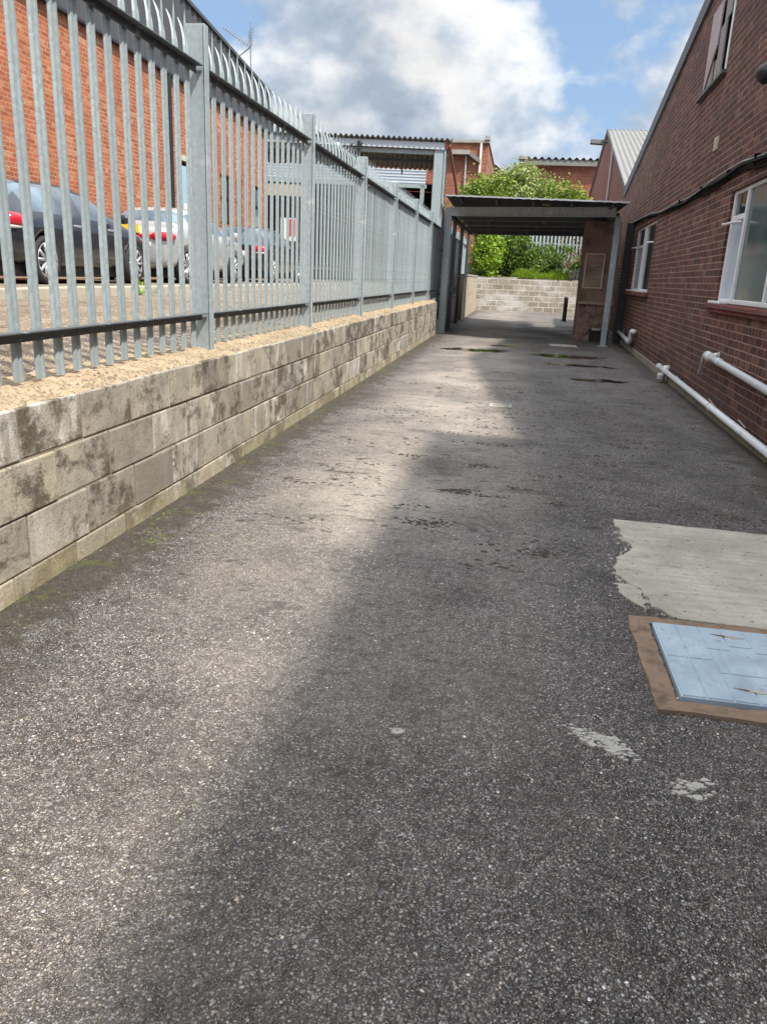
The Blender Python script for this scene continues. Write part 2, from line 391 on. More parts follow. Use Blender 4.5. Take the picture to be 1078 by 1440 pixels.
M['render'] = m_plain('stained_brown_render', (.24, .165, .125), .95, var=.4, scale=2.2, dirt=(.06, .045, .04), bump=.6, fine=30)
M['render2'] = m_plain('tan_infill_render', (.34, .25, .185), .95, var=.3, scale=3, dirt=(.10, .075, .055), bump=.4)
M['rubble'] = m_plain('broken_masonry', (.22, .14, .115), .95, var=.5, scale=5, dirt=(.05, .035, .03), bump=.8)
M['whitewash'] = m_brick('whitewashed_block', 'x', (.235, .20, .15), (.33, .295, .235), (.44, .41, .365), bw=.48, bh=.24, ms=.05, squash=False, stains=[((.7, 1.2), .47, .6, .75, (.42, .405, .38)), ((1.2, 1.6), .6, .7, .7, (.16, .14, .11))], hue=(.30, .25, .19))
M['ret'] = m_brick('return_block', 'y', (.40, .35, .25), (.52, .46, .34), (.55, .5, .4), bw=.48, bh=.24, ms=.02, squash=False)
M['soil'] = m_plain('bank_soil', (.05, .045, .025), .95, var=.5, scale=4, dirt=(.06, .08, .02), bump=.5)
M['bark'] = m_plain('bark', (.10, .075, .05), .9, var=.4, scale=12, bump=.5)
M['alu'] = m_plain('aerial_metal', (.30, .31, .33), .4, .6, var=.1, bump=0)
M['orange'] = m_plain('dull_red_cap', (.18, .06, .04), .5, var=.1, bump=0)
M['water'] = NT('puddle_water').out((.018, .017, .012), .03, None, 0, .5)
def m_glass(name, col, rough, var=None):
    t = NT(name)
    c = t.mix(t.ramp(t.noise(1.4, 4, .5), [(.35, 0), (.65, 1)]), col, var or tuple(x * 1.9 for x in col))
    return t.out(c, rough, t.bump(t.noise(2.5, 2, .5), .05, .02), 0, .4)
M['glass'] = m_glass('frosted_window_glass', (.035, .065, .066), .12, (.085, .125, .128))
M['glass_b'] = m_glass('sky_reflection_glass', (.36, .45, .55), .2, (.46, .53, .60))  # pale blue sky reflection put into the pane colour
M['glass_d'] = m_glass('dark_window_glass', (.018, .026, .028), .06)
M['glass_g'] = m_glass('green_grey_glass', (.10, .14, .14), .1)
M['carglass'] = m_glass('car_glass', (.05, .07, .09), .03, (.16, .22, .28))  # paler blue in the colour stands in for reflected sky
M['rubber'] = m_plain('tyre_rubber', (.022, .022, .023), .8, var=.2, bump=.05)
M['alloy'] = m_plain('alloy_rim', (.52, .53, .55), .3, .6, var=.08, bump=0)
def m_car(name, col, metal=.4):
    t = NT(name); m = t.out(t.mix(t.noise(300, 2, .5), col, tuple(x * 1.25 for x in col)), .28, None, metal, .5)
    t.b.inputs['Coat Weight'].default_value = .8; t.b.inputs['Coat Roughness'].default_value = .05; return m
M['navy'] = m_car('dark_navy_car_paint', (.022, .026, .036))
M['silver'] = m_car('silver_car_paint', (.44, .45, .46), .35)
M['carblack'] = m_car('black_car_paint', (.015, .015, .017))
M['redlamp'] = NT('red_lamp_lens').out((.48, .012, .028), .15)
M['clearlamp'] = NT('clear_lamp_lens').out((.55, .55, .56), .12)
M['plate'] = NT('yellow_plate').out((.80, .55, .04), .4)
M['signw'] = m_plain('sign_white', (.74, .74, .74), .5, var=.05, bump=0)
M['signr'] = m_plain('sign_red', (.50, .06, .08), .5, var=.05, bump=0)
M['leaf1'] = m_leaf('yellow_green_leaf', (.06, .115, .012), (.20, .285, .026), (.38, .44, .06))
M['leaf2'] = m_leaf('mid_green_leaf', (.03, .075, .010), (.11, .20, .02), (.24, .34, .045))
M['leaf3'] = m_leaf('silver_green_leaf', (.10, .145, .03), (.30, .36, .085), (.55, .57, .24))
M['ivy'] = m_leaf('dark_ivy_leaf', (.014, .032, .007), (.045, .085, .012), (.12, .19, .025))
M['grassleaf'] = m_leaf('bright_grass', (.14, .25, .015), (.26, .42, .03), (.40, .52, .06))
M['lampamber'] = m_plain('yellowed_lamp_cover', (.36, .28, .13), .4, var=.2, bump=0)

# ------------------------------------------------------------------ right wall plane helper
def RX(y): return 2.01 + .03 * y
def rw(s, z, d): return (RX(s) + d, s - .03 * d, z)         # d > 0 goes into the building

# ------------------------------------------------------------------ ground
g = MB(); g.add([(-400, -200, 0), (400, -200, 0), (400, 900, 0), (-400, 900, 0)], [(0, 1, 2, 3)])
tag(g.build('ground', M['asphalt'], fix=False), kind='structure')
cp = MB()
prof = [(-2.34, -.05), (-2.34, .80), (-2.9, .815), (-4.2, .87), (-5.62, .925), (-5.62, .2)]
cp.prism([(x, -12, z) for x, z in prof], (0, 90, 0))
tag(cp.build('car_park_road', M['carpark']), kind='structure')
kb = MB()
y = -6.0
while y < 40:
    dz = random.uniform(-.006, .006)
    kb.box(-5.78, -5.60, y, y + .905, .6, 1.045 + dz); y += .915
tag(kb.build('kerb', M['kerb'], bevel=.015, seg=2), kind='structure')
random.seed(61)
for (wx, wy, nn, lab) in ((-5.57, 11.2, 26, 'small green weed growing at the foot of the kerb beside the navy car'), (-5.9, 12.0, 14, 'tiny green weed on top of the kerb between two pales')):
    wm = MB(); wz = .93 if wx > -5.7 else 1.04
    for k in range(nn):
        a = random.random() * 6.28; l_ = random.uniform(.06, .16); w_ = .018; d_ = Vector((math.cos(a), math.sin(a), 0)) * l_; sd_ = Vector((-math.sin(a), math.cos(a), 0)) * w_; b0_ = Vector((wx, wy, wz)) + Vector((random.gauss(0, .03), random.gauss(0, .05), 0))
        up_ = Vector((0, 0, l_ * random.uniform(.4, 1.1)))
        wm.add([b0_, b0_ + d_ * .5 + sd_ + up_ * .7, b0_ + d_ + up_, b0_ + d_ * .5 - sd_ + up_ * .7], [(0, 1, 2, 3)])
    WEEDS = globals().setdefault('WEEDS', []); WEEDS.append((wm, (wx, wy, wz), lab))
for (wm, wl, lab) in WEEDS: tag(wm.build('weed', M['grassleaf'], loc=wl, fix=False), lab, 'weed')
pk = MB(); pk.box(-40, -5.78, -12, 78, .2, 1.035)
tag(pk.build('parking_pavement', M['carpark']), kind='structure')
bank = MB()
def bankf(u, v):
    x = -14 + 34 * u; yy = 37.6 + 30 * v
    zz = 1.45 + min(1, v * 5) * .55 + noise.noise((x * .4, yy * .4, 0)) * .25 * min(1, v * 8)
    if x > 4.3: zz -= 0
    yw = 36.4 + (x + 2.2) * .527 + .12
    if x < -2.3: yw = 36.3
    return (x, yw + (72 - yw) * v, zz)
bank.grid(bankf, 40, 24)
tag(bank.build('bank', M['soil'], fix=False, smooth=True), kind='structure')

# concrete patch
def ragged(pts, step, amp, closed=True, seed=0):
    out = []; n = len(pts)
    for i in range(n if closed else n - 1):
        a, b = Vector(pts[i][:2]), Vector(pts[(i + 1) % n][:2]); k = max(1, int((b - a).length / step))
        r = pts[i][2] if len(pts[i]) > 2 else 1
        for j in range(k):
            p = a.lerp(b, j / k)
            q = noise.noise_vector((p.x * 9 + seed, p.y * 9, 3)) * amp * r + noise.noise_vector((p.x * 30 + seed, p.y * 30, 7)) * amp * r * .5
            out.append((p.x + q.x, p.y + q.y))
    return out
pat = ragged([(.70, 4.70, .35), (2.13, 4.62, .1), (2.10, 3.245, .1), (1.2, 3.235, .1), (.80, 3.25, 1), (.72, 3.36, 1), (.715, 3.55, 1), (.60, 3.72, 1.2), (.66, 3.98, 1), (.74, 4.2, 1), (.71, 4.45, .8)], .02, .03)
pm = MB(); pm.prism([(x, yy, .0) for x, yy in pat], (0, 0, .009))
tag(pm.build('concrete_patch', M['patch'], bevel=0), kind='structure')
br = MB(); br.prism([(x, yy, 0) for x, yy in ragged([(.585, 3.62, 1), (.64, 3.60, 1), (.66, 3.75, 1), (.69, 3.50, 1), (.72, 3.42, 1), (.67, 3.36, 1), (.61, 3.45, 1)], .012, .05, seed=5)], (0, 0, .006))
tag(br.build('broken_concrete', M['patch']), kind='structure')

random.seed(77); gm = MB()
for (px, py) in pat[::2]:
    if py > 4.58 or px > 1.9 or (py < 3.26 and px > .85): continue
    for k in range(4):
        x, yy, r = px + random.gauss(-.004, .022), py + random.gauss(0, .03), random.uniform(.003, .012)
        m_ = random.randint(5, 7); a0 = random.random() * 6
        ring_ = [(x + r * random.uniform(.7, 1.3) * math.cos(a0 + 6.283 * q / m_), yy + r * random.uniform(.7, 1.3) * math.sin(a0 + 6.283 * q / m_), -.001) for q in range(m_)]
        gm.add(ring_ + [(x, yy, r * .55 + .004)], [(q, (q + 1) % m_, m_) for q in range(m_)])
tag(gm.build('broken_grit', M['patch']), kind='stuff')
# manhole
mh = thing('manhole_cover', 'blue grey ribbed metal manhole lid set in a brown mortar surround', 'manhole', (.98, 2.85, 0))
fr = MB()
def ring(o, i, z0, z1, mb):
    (a0, a1, b0, b1), (c0, c1, d0, d1) = o, i
    mb.box(a0, a1, b0, d0, z0, z1); mb.box(a0, a1, d1, b1, z0, z1); mb.box(a0, c0, d0 + .0, d1, z0, z1); mb.box(c1, a1, d0, d1, z0, z1)
for (x0, x1, y0, y1) in ((.595, 1.42, 2.44, 2.515), (.595, 1.42, 3.165, 3.225), (.595, .672, 2.516, 3.164), (1.32, 1.42, 2.516, 3.164)):
    o_ = [(x, yy, 0) for x, yy in ragged([(x0, y0, 1), (x1, y0, 1), (x1, y1, 1), (x0, y1, 1)], .03, .010, seed=x0)]
    fr.prism(o_, (0, 0, .012 + x0 * .001))
fr.build('surround', M['frame_brown'], mh)
li = MB(); li.box(.688, 1.305, 2.532, 3.150, .0, .022)
xs = [.692, .778, .868, .955, 1.045, 1.135, 1.222, 1.301]; ym = 2.84
gp = .003
for i in range(7):
    for (ya, yb) in ((2.536, ym), (ym, 3.146)):
        x0, x1 = xs[i] + gp, xs[i + 1] - gp; y0, y1 = ya + gp, yb - gp
        if i in (2, 3, 4):
            if ya < 2.6: y1 = 2.735
            else: y0 = 2.945
            if i == 3:
                if ya < 2.6: y1 = 2.70
                else: y0 = 2.985
        li.box(x0, x1, y0, y1, .021, .0262)
li.box(.905, 1.10, 2.742, 2.938, .021, .0262)
li.box(.871, .899, 2.742, 2.938, .021, .026); li.box(1.106, 1.132, 2.742, 2.938, .021, .026)
li.build('lid', M['lid'], mh, bevel=.0018)
for (hx, hy) in ((.965, 3.07), (.94, 2.62)):
    s = MB(); s.prism([(hx + a * .8, hy + b * .8, .0262) for a, b in ((-.075, .008), (-.05, .0), (-.02, -.012), (.01, -.010), (.035, -.02), (.06, -.013), (.085, -.004), (.05, .006), (.04, .014), (.01, .008), (-.01, .014), (-.045, .011))], (0, 0, .002))
    s.build('lifting_slot', M['patch'], mh)
    s = MB(); s.prism([(hx + a, hy + b, .0282) for a, b in ((-.055, .007), (-.03, -.001), (-.01, -.007), (.0, -.003), (-.015, .004))], (0, 0, .001))
    s.build('slot_hole', M['black'], mh)

# cement splashes
def splash(cx, cy, rx, ry, n, seed, ang, label, cat='cement splash'):
    random.seed(seed); mb = MB()
    for k in range(n):
        u = random.gauss(0, .45); v = random.gauss(0, .4)
        px = cx + u * rx * math.cos(ang) - v * ry * math.sin(ang); py = cy + u * rx * math.sin(ang) + v * ry * math.cos(ang)
        r = random.uniform(.003, .011) * (1.25 - min(1, abs(u)))
        m = random.randint(7, 11); ph = random.random()
        lp = [(px + r * random.uniform(.5, 1.5) * 1.5 * math.cos(2 * math.pi * (i + ph) / m), py + r * random.uniform(.5, 1.3) * math.sin(2 * math.pi * (i + ph) / m), .0) for i in range(m)]
        mb.prism(lp, (0, 0, .0035 + .0006 * (k % 9)))
    tag(mb.build('cement_splash', M['cement'], loc=(cx, cy, 0)), label, cat, 'dried cement splashes on the asphalt')
splash(.385, 2.21, .16, .045, 120, 3, -.55, 'longest pale streak of dried cement on the dark asphalt below the manhole')
splash(.63, 2.02, .07, .06, 42, 5, -.6, 'broken pale lump of dried cement nearest the lower right corner')
splash(-.245, 2.115, .035, .016, 14, 9, 0, 'tiny pale cement spot in the middle of the asphalt')

# puddles, drain slab, small slab
def blob(name, cx, cy, rx, ry, z, mat, seed, h=.003, n=90, amp=.75):
    lp = []
    for i in range(n):
        a = 2 * math.pi * i / n; q = 1 + amp * noise.noise((math.cos(a) * 1.6 + seed, math.sin(a) * 1.6, seed * 2.3)) + .35 * noise.noise((math.cos(a) * 6 + seed, math.sin(a) * 6, seed))
        lp.append((cx + rx * q * math.cos(a), cy + ry * q * math.sin(a), z))
    mb = MB(); mb.prism(lp, (0, 0, h)); return mb.build(name, mat)
for (cx, cy, rx, ry, sd) in ((-.72, 16.0, .5, .32, 1), (1.15, 15.75, .62, .36, 2), (1.2, 14.1, .55, .2, 3), (-.2, 17.4, .35, .16, 4), (1.35, 12.0, .4, .2, 6)):
    tag(blob('puddle', cx, cy, rx, ry, .0, M['water'], sd), kind='structure')
s = MB(); s.box(.82, 1.42, 18.0, 18.5, 0, .03)
tag(s.build('drain_cover', M['concrete'], loc=(1.12, 18.25, 0), bevel=.008), 'pale rectangular drain slab lying in front of the brown pier', 'drain cover')
s = MB(); s.box(-.2, .05, 8.78, 9.02, 0, .012)
for k in range(4): s.box(-.17, .02, 8.815 + k * .05, 8.835 + k * .05, .0118, .016)
tag(s.build('drain_grating', M['concrete'], loc=(-.07, 8.9, 0)), 'small pale drain grating in the middle of the yard', 'drain cover')

# litter and moss on the yard
def scatter(name, mat, spots, seed, size, flat=.3, kind='stuff', label=None, cat=None):
    random.seed(seed); mb = MB()
    for (cx, cy, rx, ry, n) in spots:
        for k in range(n):
            px, py = cx + random.gauss(0, rx), cy + random.gauss(0, ry); r = size * random.uniform(.4, 1.3); a = random.random() * 6.28
            zc = r * flat * random.uniform(.4, 1)
            pts = [(px + r * math.cos(a + q) * random.uniform(.6, 1.2), py + r * math.sin(a + q) * random.uniform(.6, 1.2)) for q in (0, 1.3, 2.5, 3.8, 5.0)]
            if any(p_[0] < -1.948 for p_ in pts): continue
            vs = [(x, yy, -.001) for x, yy in pts] + [(px, py, zc)]
            mb.add(vs, [(i, (i + 1) % 5, 5) for i in range(5)])
    return tag(mb.build(name, mat, fix=True), label, cat, None, kind)
lit = [(-.29, 5.07, .07, .035, 90), (-.40, 4.30, .07, .045, 80), (-.16, 5.86, .06, .04, 60), (-.74, 6.03, .10, .03, 40), (-.05, 5.0, .05, .02, 30), (.25, 3.95, .06, .03, 40), (-.1, 6.7, .2, .05, 60), (.1, 7.6, .3, .08, 90), (.6, 8.6, .35, .12, 120), (1.2, 7.2, .3, .12, 90), (.2, 10.6, .4, .15, 120), (-.5, 12.2, .4, .2, 90), (1.0, 11.0, .4, .2, 110), (1.5, 4.95, .15, .05, 50), (-1.0, 5.2, .12, .06, 30), (-.9, 8.0, .3, .1, 60), (.3, 4.15, .18, .1, 14), (-.1, 8.5, .3, .15, 50), (.4, 9.6, .4, .2, 45), (-.3, 9.8, .3, .2, 30), (1.3, 8.2, .4, .4, 40), (1.6, 5.6, .3, .3, 30), (1.0, 6.6, .4, .3, 20)]
for k in range(70):
    yy = random.uniform(2.2, 19); lit.append((-1.90, yy, .035, .15, 9))
for k in range(40):
    yy = random.uniform(2.2, 14); lit.append((-1.72, yy, .12, .15, 5))
for k in range(50):
    yy = random.uniform(6, 19); lit.append((RX(yy) - .07, yy, .04, .15, 6))
for k in range(90):
    yy = random.uniform(3.6, 12); xx = random.uniform(-1.5, RX(yy) - .2); lit.append((xx, yy, random.uniform(.03, .12), random.uniform(.02, .06), random.randint(5, 22)))
scatter('leaf_litter', M['dirt'], lit, 21, .021, .22)
mo = [(-1.78, 3.6, .05, .06, 60), (-1.55, 3.75, .16, .12, 50), (-1.88, 3.9, .02, .1, 30), (-1.4, 4.3, .2, .1, 25), (-1.6, 4.6, .12, .12, 25)]
for k in range(14): mo.append((-1.89, random.uniform(3, 14), .02, .12, 14))
mo += [(-.6, 15.8, .2, .12, 40), (1.0, 15.5, .25, .12, 50), (.45, 4.2, .12, .1, 8), (1.7, 5.2, .15, .15, 14)]
scatter('moss', M['moss'], mo, 22, .009, .6)
st = [(random.uniform(-1.8, 1.9), random.uniform(1.0, 9), .25, .25, 3) for k in range(60)]
scatter('loose_stones', M['cement'], st, 23, .0042, .9)

# ------------------------------------------------------------------ block wall on the left
bw_ = thing('block_wall', 'low stained concrete block wall carrying the palisade fence along the left side', 'wall', (-2.15, 8, 0))
mb = MB(); cs = [(-.04, .1), (.106, .337), (.347, .569), (.579, .79)]
random.seed(4)
for ci, (z0, z1) in enumerate(cs):
    yy = (2.83 if ci % 2 else 3.07) - .482 * 14 + (.0 if ci != 0 else .12)
    while yy < 19.8:
        y0, y1 = yy + random.uniform(.003, .006), min(yy + random.uniform(.474, .479), 19.85)
        if y1 - y0 > .05:
            d = random.uniform(-.004, .004); mb.box(-2.36, -1.955 + d, y0, y1, z0 + random.uniform(-.002, .002), z1 + random.uniform(-.002, .002))
        yy += .482
mb.build('blocks', M['block'], bw_, bevel=.007, seg=2)
mb = MB(); mb.box(-2.35, -1.963, -3.9, 19.83, -.04, .785)
mb.build('mortar_joints', M['mortar'], bw_)
mb = MB()
def capf(u, v):
    yy = -3.9 + 23.75 * u; t_ = v
    x = -1.962 - .40 * t_
    z = .789 + .042 * min(1, t_ * 2.2) + noise.noise((x * 7, yy * 5, 0)) * .010 + noise.noise((x * 30, yy * 30, 4)) * .006
    x += noise.noise((yy * 4, 1, t_)) * .012 if t_ < .05 else 0
    if t_ == 0: z = .781
    return (x, yy, z)
mb.grid(capf, 500, 14)
t = NT('mortar_crust')
n1 = t.noise(6, 7, .7); n2 = t.noise(45, 5, .65); n3 = t.noise(2, 5, .6)
c = t.mix(t.ramp(n1, [(.35, 0), (.65, 1)]), (.29, .215, .14), (.44, .345, .23))
c = t.mix(t.ramp(n2, [(.53, 0), (.62, .9)]), c, (.09, .065, .04))
c = t.mix(t.ramp(n3, [(.5, 0), (.7, .5)]), c, (.22, .185, .11))
M['crust'] = t.out(c, .95, t.bump(n2, .7, .01), 0, .2)
mb.build('mortar_crust', M['crust'], bw_, smooth=True, fix=False)
random.seed(31); mb = MB()
for k in range(1500):
    yy = random.uniform(2.2, 14); x = random.choice([random.uniform(-2.12, -1.975), random.gauss(-2.02, .03)]); r = random.uniform(.003, .011)
    if x > -1.966 or x < -2.3: continue
    z = .792 + .042 * min(1, (-1.962 - x) / .4 * 2.2)
    a = random.random() * 6
    mb.add([(x + r * math.cos(a + q), yy + r * 1.3 * math.sin(a + q), z - .004) for q in (0, 1.6, 3.1, 4.7)] + [(x, yy, z + r * .8)], [(0, 1, 4), (1, 2, 4), (2, 3, 4), (3, 0, 4)])
o_ = mb.build('crust_debris', M['mortar'], bw_); o_['kind'] = 'stuff'

# ------------------------------------------------------------------ palisade fence
fx = -2.17
fence = thing('palisade_fence', 'tall galvanised palisade fence with curved spiked pales standing on the block wall', 'fence', (fx, 8, .8))
POSTS = [-.22 + 2.755 * k for k in range(0, 13)]
pm_ = MB(); pm_.box(fx - .05, fx + .072, -.028, .028, .74, 2.835)
pm_.box(fx + .072, fx + .080, -.036, .036, .74, 2.835)
pm_.box(fx - .03, fx - .02, -.034, -.028, 1.2, 1.23)
p0 = None
def place_copy(o, dy):
    c = o.copy(); COL.objects.link(c); c.parent = fence; c.location = (0, dy, 0); return c
for i, py in enumerate(POSTS):
    if p0 is None:
        q = MB(); q.v = [(x, yv + 8, z) for x, yv, z in pm_.v]; q.f = pm_.f; q.mi = pm_.mi
        p0 = q.build('post', M['galv2'], fence, bevel=.004); p0.location = (0, py - 8, 0)
    else: place_copy(p0, py - 8)
r0 = {}
for z in (1.068, 2.60):
    for i in range(len(POSTS) - 1):
        ya = POSTS[i]
        if z in r0: place_copy(r0[z], ya - 8)
        else:
            q = MB()
            y0, y1 = 8 + .034, 8 + 2.75 - .034
            q.box(fx + .018, fx + .024, y0, y1, z - .048, z - .006)
            q.box(fx + .018, fx + .070, y0, y1, z - .006, z)
            q.box(fx + .018, fx + .05, y0 - .004, y0 + .05, z - .052, z - .048)
            r0[z] = q.build('rail', M['rail'], fence); r0[z].location = (0, ya - 8, 0)
SEC = [(-.035, -.007), (-.027, .003), (-.013, .005), (0, -.002), (.013, .005), (.027, .003), (.035, -.007)]
def pale(mb, yc, jit=0):
    lev = [(.0, .845, 1), (.0, 1.07, 1), (.0, 1.8, 1), (.0, 2.60, 1), (-.002, 2.67, .92), (-.009, 2.72, .74), (-.022, 2.77, .52), (-.040, 2.81, .30), (-.054, 2.835, .06)]
    n = len(SEC); vs = []
    for side in (0, 1):
        for (dx, z, w) in lev:
            for (yv, xv) in SEC:
                vs.append((fx + .008 + dx + xv * (1 if z < 2.65 else w) - side * .003 + jit * (z - .8), yc + yv * w, z))
    fs = []; m = len(lev) * n
    for L in range(len(lev) - 1):
        for k in range(n - 1):
            a = L * n + k; f = (a, a + 1, a + n + 1, a + n)
            fs.append(f); fs.append(tuple(m + q for q in f[::-1]))
        a = L * n; fs.append((a, a + n, m + a + n, m + a)); a = L * n + n - 1; fs.append((a + n, a, m + a, m + a + n))
    mb.add(vs, fs)
    # straight middle spike
    mb.add([(fx + .004, yc - .011, 2.60), (fx + .004, yc + .011, 2.60), (fx - .004, yc + .011, 2.60), (fx - .004, yc - .011, 2.60),
            (fx + .003, yc - .008, 2.80), (fx + .003, yc + .008, 2.80), (fx - .004, yc + .008, 2.80), (fx - .004, yc - .008, 2.80), (fx, yc, 2.885)],
           [(0, 1, 5, 4), (1, 2, 6, 5), (2, 3, 7, 6), (3, 0, 4, 7), (4, 5, 8), (5, 6, 8), (6, 7, 8), (7, 4, 8)])
    for z in (1.035, 2.572):
        mb.lathe((fx + .024, yc, z), (1, 0, 0), [(0, .007), (.004, .007), (.005, .004)], 6)
random.seed(12); protos = []; npale = 0; rest = MB()
for i in range(len(POSTS) - 1):
    for k in range(16):
        yc = POSTS[i] + .02 + (k + .75) * (2.71 / 16.5)
        if POSTS[i] > 2 and npale < 100:
            if len(protos) < 4:
                q = MB(); pale(q, 8.0, random.uniform(-.002, .002)); o_ = q.build('pale', M['galv'], fence); protos.append(o_)
            else:
                o_ = random.choice(protos).copy(); COL.objects.link(o_); o_.parent = fence
            o_.location = (0, yc - 8 + random.uniform(-.004, .004), random.uniform(-.005, .005)); npale += 1
        else: pale(rest, yc)
o_ = rest.build('pale', M['galv'], fence); o_['kind'] = 'stuff'

# ------------------------------------------------------------------ near brick building on the right (saw-tooth roof)
bldR = thing('brick_building', 'dark red brown brick workshop with sloping roof edge along the right side', 'building', (4, 14, 0))
def roofz(s): return 3.63 + (s - 5.6) * .3365 if s < 11.9 else 5.75 - (s - 11.9) * .1508
W1 = (6.2, 10.02, 1.235, 2.46); W2 = (16.45, 19.75, 1.275, 2.63); W3 = (11.62, 13.1, 4.07, 5.12)
w = MB()
outer = [(5.02, 0), (24.1, 0), (24.1, roofz(24.1)), (11.9, 5.75), (5.02, roofz(5.02))]
wall_holes(w, outer, [rect(*W1), rect(*W2), rect(*W3)], rw, .23)
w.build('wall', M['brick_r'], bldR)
w = MB()
w.obox((RX(24.1) + .231, 23.85, 0), (11.5, 0, 0), (0, .24, 0), (0, 0, 3.9)); w.box(2.45, 14, 5.03, 5.25, 0, 3.4); w.box(13.8, 14, 5.26, 23.8, 0, 3.4)
w.build('wall', M['brick_g'], bldR)
w = MB()
for (sa, sb) in ((11.86, 24.25), (5.03, 11.94)):
    za, zb = roofz(sa), roofz(sb)
    if sa < 6: zb = roofz(11.89)
    else: za = roofz(11.91)
    w.add([(RX(sa) + .02, sa, za + .02), (14.5, sa, za + .02), (14.5, sb, zb + .02), (RX(sb) + .02, sb, zb + .02),
           (RX(sa) + .02, sa, za + .14), (14.5, sa, za + .14), (14.5, sb, zb + .14), (RX(sb) + .02, sb, zb + .14)],
          [(0, 3, 2, 1), (4, 5, 6, 7), (0, 1, 5, 4), (1, 2, 6, 5), (2, 3, 7, 6), (3, 0, 4, 7)])
w.build('roof', M['fibre'], bldR)
w = MB()
for (sa, sb) in ((11.9, 24.3), (5.03, 11.9)):
    za, zb = (5.75 if sa > 11 else roofz(sa)), (roofz(sb) if sb > 12 else 5.75)
    w.add([rw(sa, za - .11, -.04), rw(sb, zb - .11, -.04), rw(sb, zb + .16, -.04), rw(sa, za + .16, -.04),
           rw(sa, za - .11, .015), rw(sb, zb - .11, .015), rw(sb, zb + .16, .015), rw(sa, za + .16, .015)],
          [(0, 1, 2, 3), (4, 7, 6, 5), (0, 4, 5, 1), (1, 5, 6, 2), (2, 6, 7, 3), (3, 7, 4, 0)])
w.build('barge_board', M['barge'], bldR)
w = MB(); w.add([rw(5.03, 0, -.02), rw(24, 0, -.02), rw(24, .1, -.018), rw(5.03, .1, -.018), rw(5.03, 0, .0), rw(24, 0, .0), rw(24, .115, .0), rw(5.03, .115, .0)],
      [(0, 1, 2, 3), (3, 2, 6, 7), (0, 3, 7, 4), (1, 5, 6, 2)])
w.build('concrete_base', M['plinth'], bldR)
def bar(mb, s0, s1, z0, z1, d0, d1):
    mb.add([rw(s0, z0, d0), rw(s1, z0, d0), rw(s1, z1, d0), rw(s0, z1, d0), rw(s0, z0, d1), rw(s1, z0, d1), rw(s1, z1, d1), rw(s0, z1, d1)],
           [(0, 1, 2, 3), (4, 7, 6, 5), (0, 4, 5, 1), (1, 5, 6, 2), (2, 6, 7, 3), (3, 7, 4, 0)])
def quadp(s0, s1, z0, z1, d): 
    mb = MB(); bar(mb, s0, s1, z0, z1, d, d + .012); return mb
# big window
f = MB(); s0, s1, z0, z1 = W1
for (a, b) in ((9.955, 10.02), (9.33, 9.395), (8.02, 8.075), (6.2, 6.26)): bar(f, a, b, z0, z1, .03, .085)
for (a, b) in ((6.26, 8.02), (8.075, 9.33), (9.395, 9.955)):
    bar(f, a, b, z0, z0 + .05, .035, .083); bar(f, a, b, z1 - .04, z1, .035, .083)
bar(f, 9.395, 9.955, 2.13, 2.19, .034, .08); bar(f, 6.26, 8.02, 1.74, 1.79, .034, .08)
wf = f.build('window', M['white'], bldR, bevel=.006)
quadp(6.26, 8.02, z0 + .05, 1.74, .06).build('pane', M['glass'], wf); quadp(6.26, 8.02, 1.79, z1 - .04, .06).build('pane', M['glass'], wf)
quadp(8.075, 9.33, z0 + .05, z1 - .04, .06).build('pane', M['glass'], wf)
quadp(9.395, 9.955, 2.19, z1 - .04, .06).build('pane', M['glass_d'], wf); quadp(9.395, 9.955, z0 + .05, 2.13, .06).build('pane', M['glass_b'], wf)
f = MB(); bar(f, 6.0, 10.2, z0 - .06, z0 - .008, -.075, .03); bar(f, 6.0, 10.2, z0 - .105, z0 - .061, -.045, -.002); f.build('sill', M['sill'], wf, bevel=.006)
f = MB(); bar(f, 9.45, 10.12, z0 - .006, z0 + .022, -.06, .028); f.build('ledge', M['white'], wf, bevel=.004)
f = MB(); f.tube([rw(9.42, 2.10, .02), rw(9.45, 2.095, -.05), rw(9.9, 2.10, -.05), rw(10.0, 2.105, -.055)], .012, 6); f.build('stay', M['white'], wf)
# far window
f = MB(); s0, s1, z0, z1 = W2
for (a, b) in ((s0, s0 + .09), (s1 - .09, s1), (18.05, 18.25), (18.38, 18.46)): bar(f, a, b, z0, z1, .03, .085)
for (a, b) in ((s0 + .09, 18.05), (18.25, 18.38), (18.46, s1 - .09)):
    bar(f, a, b, z0, z0 + .05, .035, .083); bar(f, a, b, z1 - .045, z1, .035, .083)
bar(f, 18.46, s1 - .09, 2.2, 2.25, .034, .08)
wf = f.build('window', M['white'], bldR, bevel=.006)
quadp(s0 + .09, 18.05, z0 + .05, z1 - .045, .06).build('pane', M['glass_d'], wf)
quadp(18.46, s1 - .09, z0 + .05, 2.2, .06).build('pane', M['glass_b'], wf); quadp(18.46, s1 - .09, 2.25, z1 - .045, .06).build('pane', M['glass_d'], wf)
quadp(18.25, 18.38, z0 + .05, z1 - .045, .06).build('pane', M['glass_d'], wf)
f = MB(); bar(f, s0 - .25, s1 + .25, z0 - .09, z0 - .008, -.08, .03); f.build('sill', M['sill'], wf, bevel=.006)
f = MB(); bar(f, s0 + .1, s1 + .2, z0 - .006, z0 + .03, -.07, .028); f.build('ledge', M['white'], wf, bevel=.004)
for ss in (16.6, 19.3):
    f = MB(); f.tube([rw(ss, 2.22, .02), rw(ss + .1, 2.22, -.05), rw(ss + .4, 2.225, -.07)], .016, 6); f.build('stay', M['white'], wf)
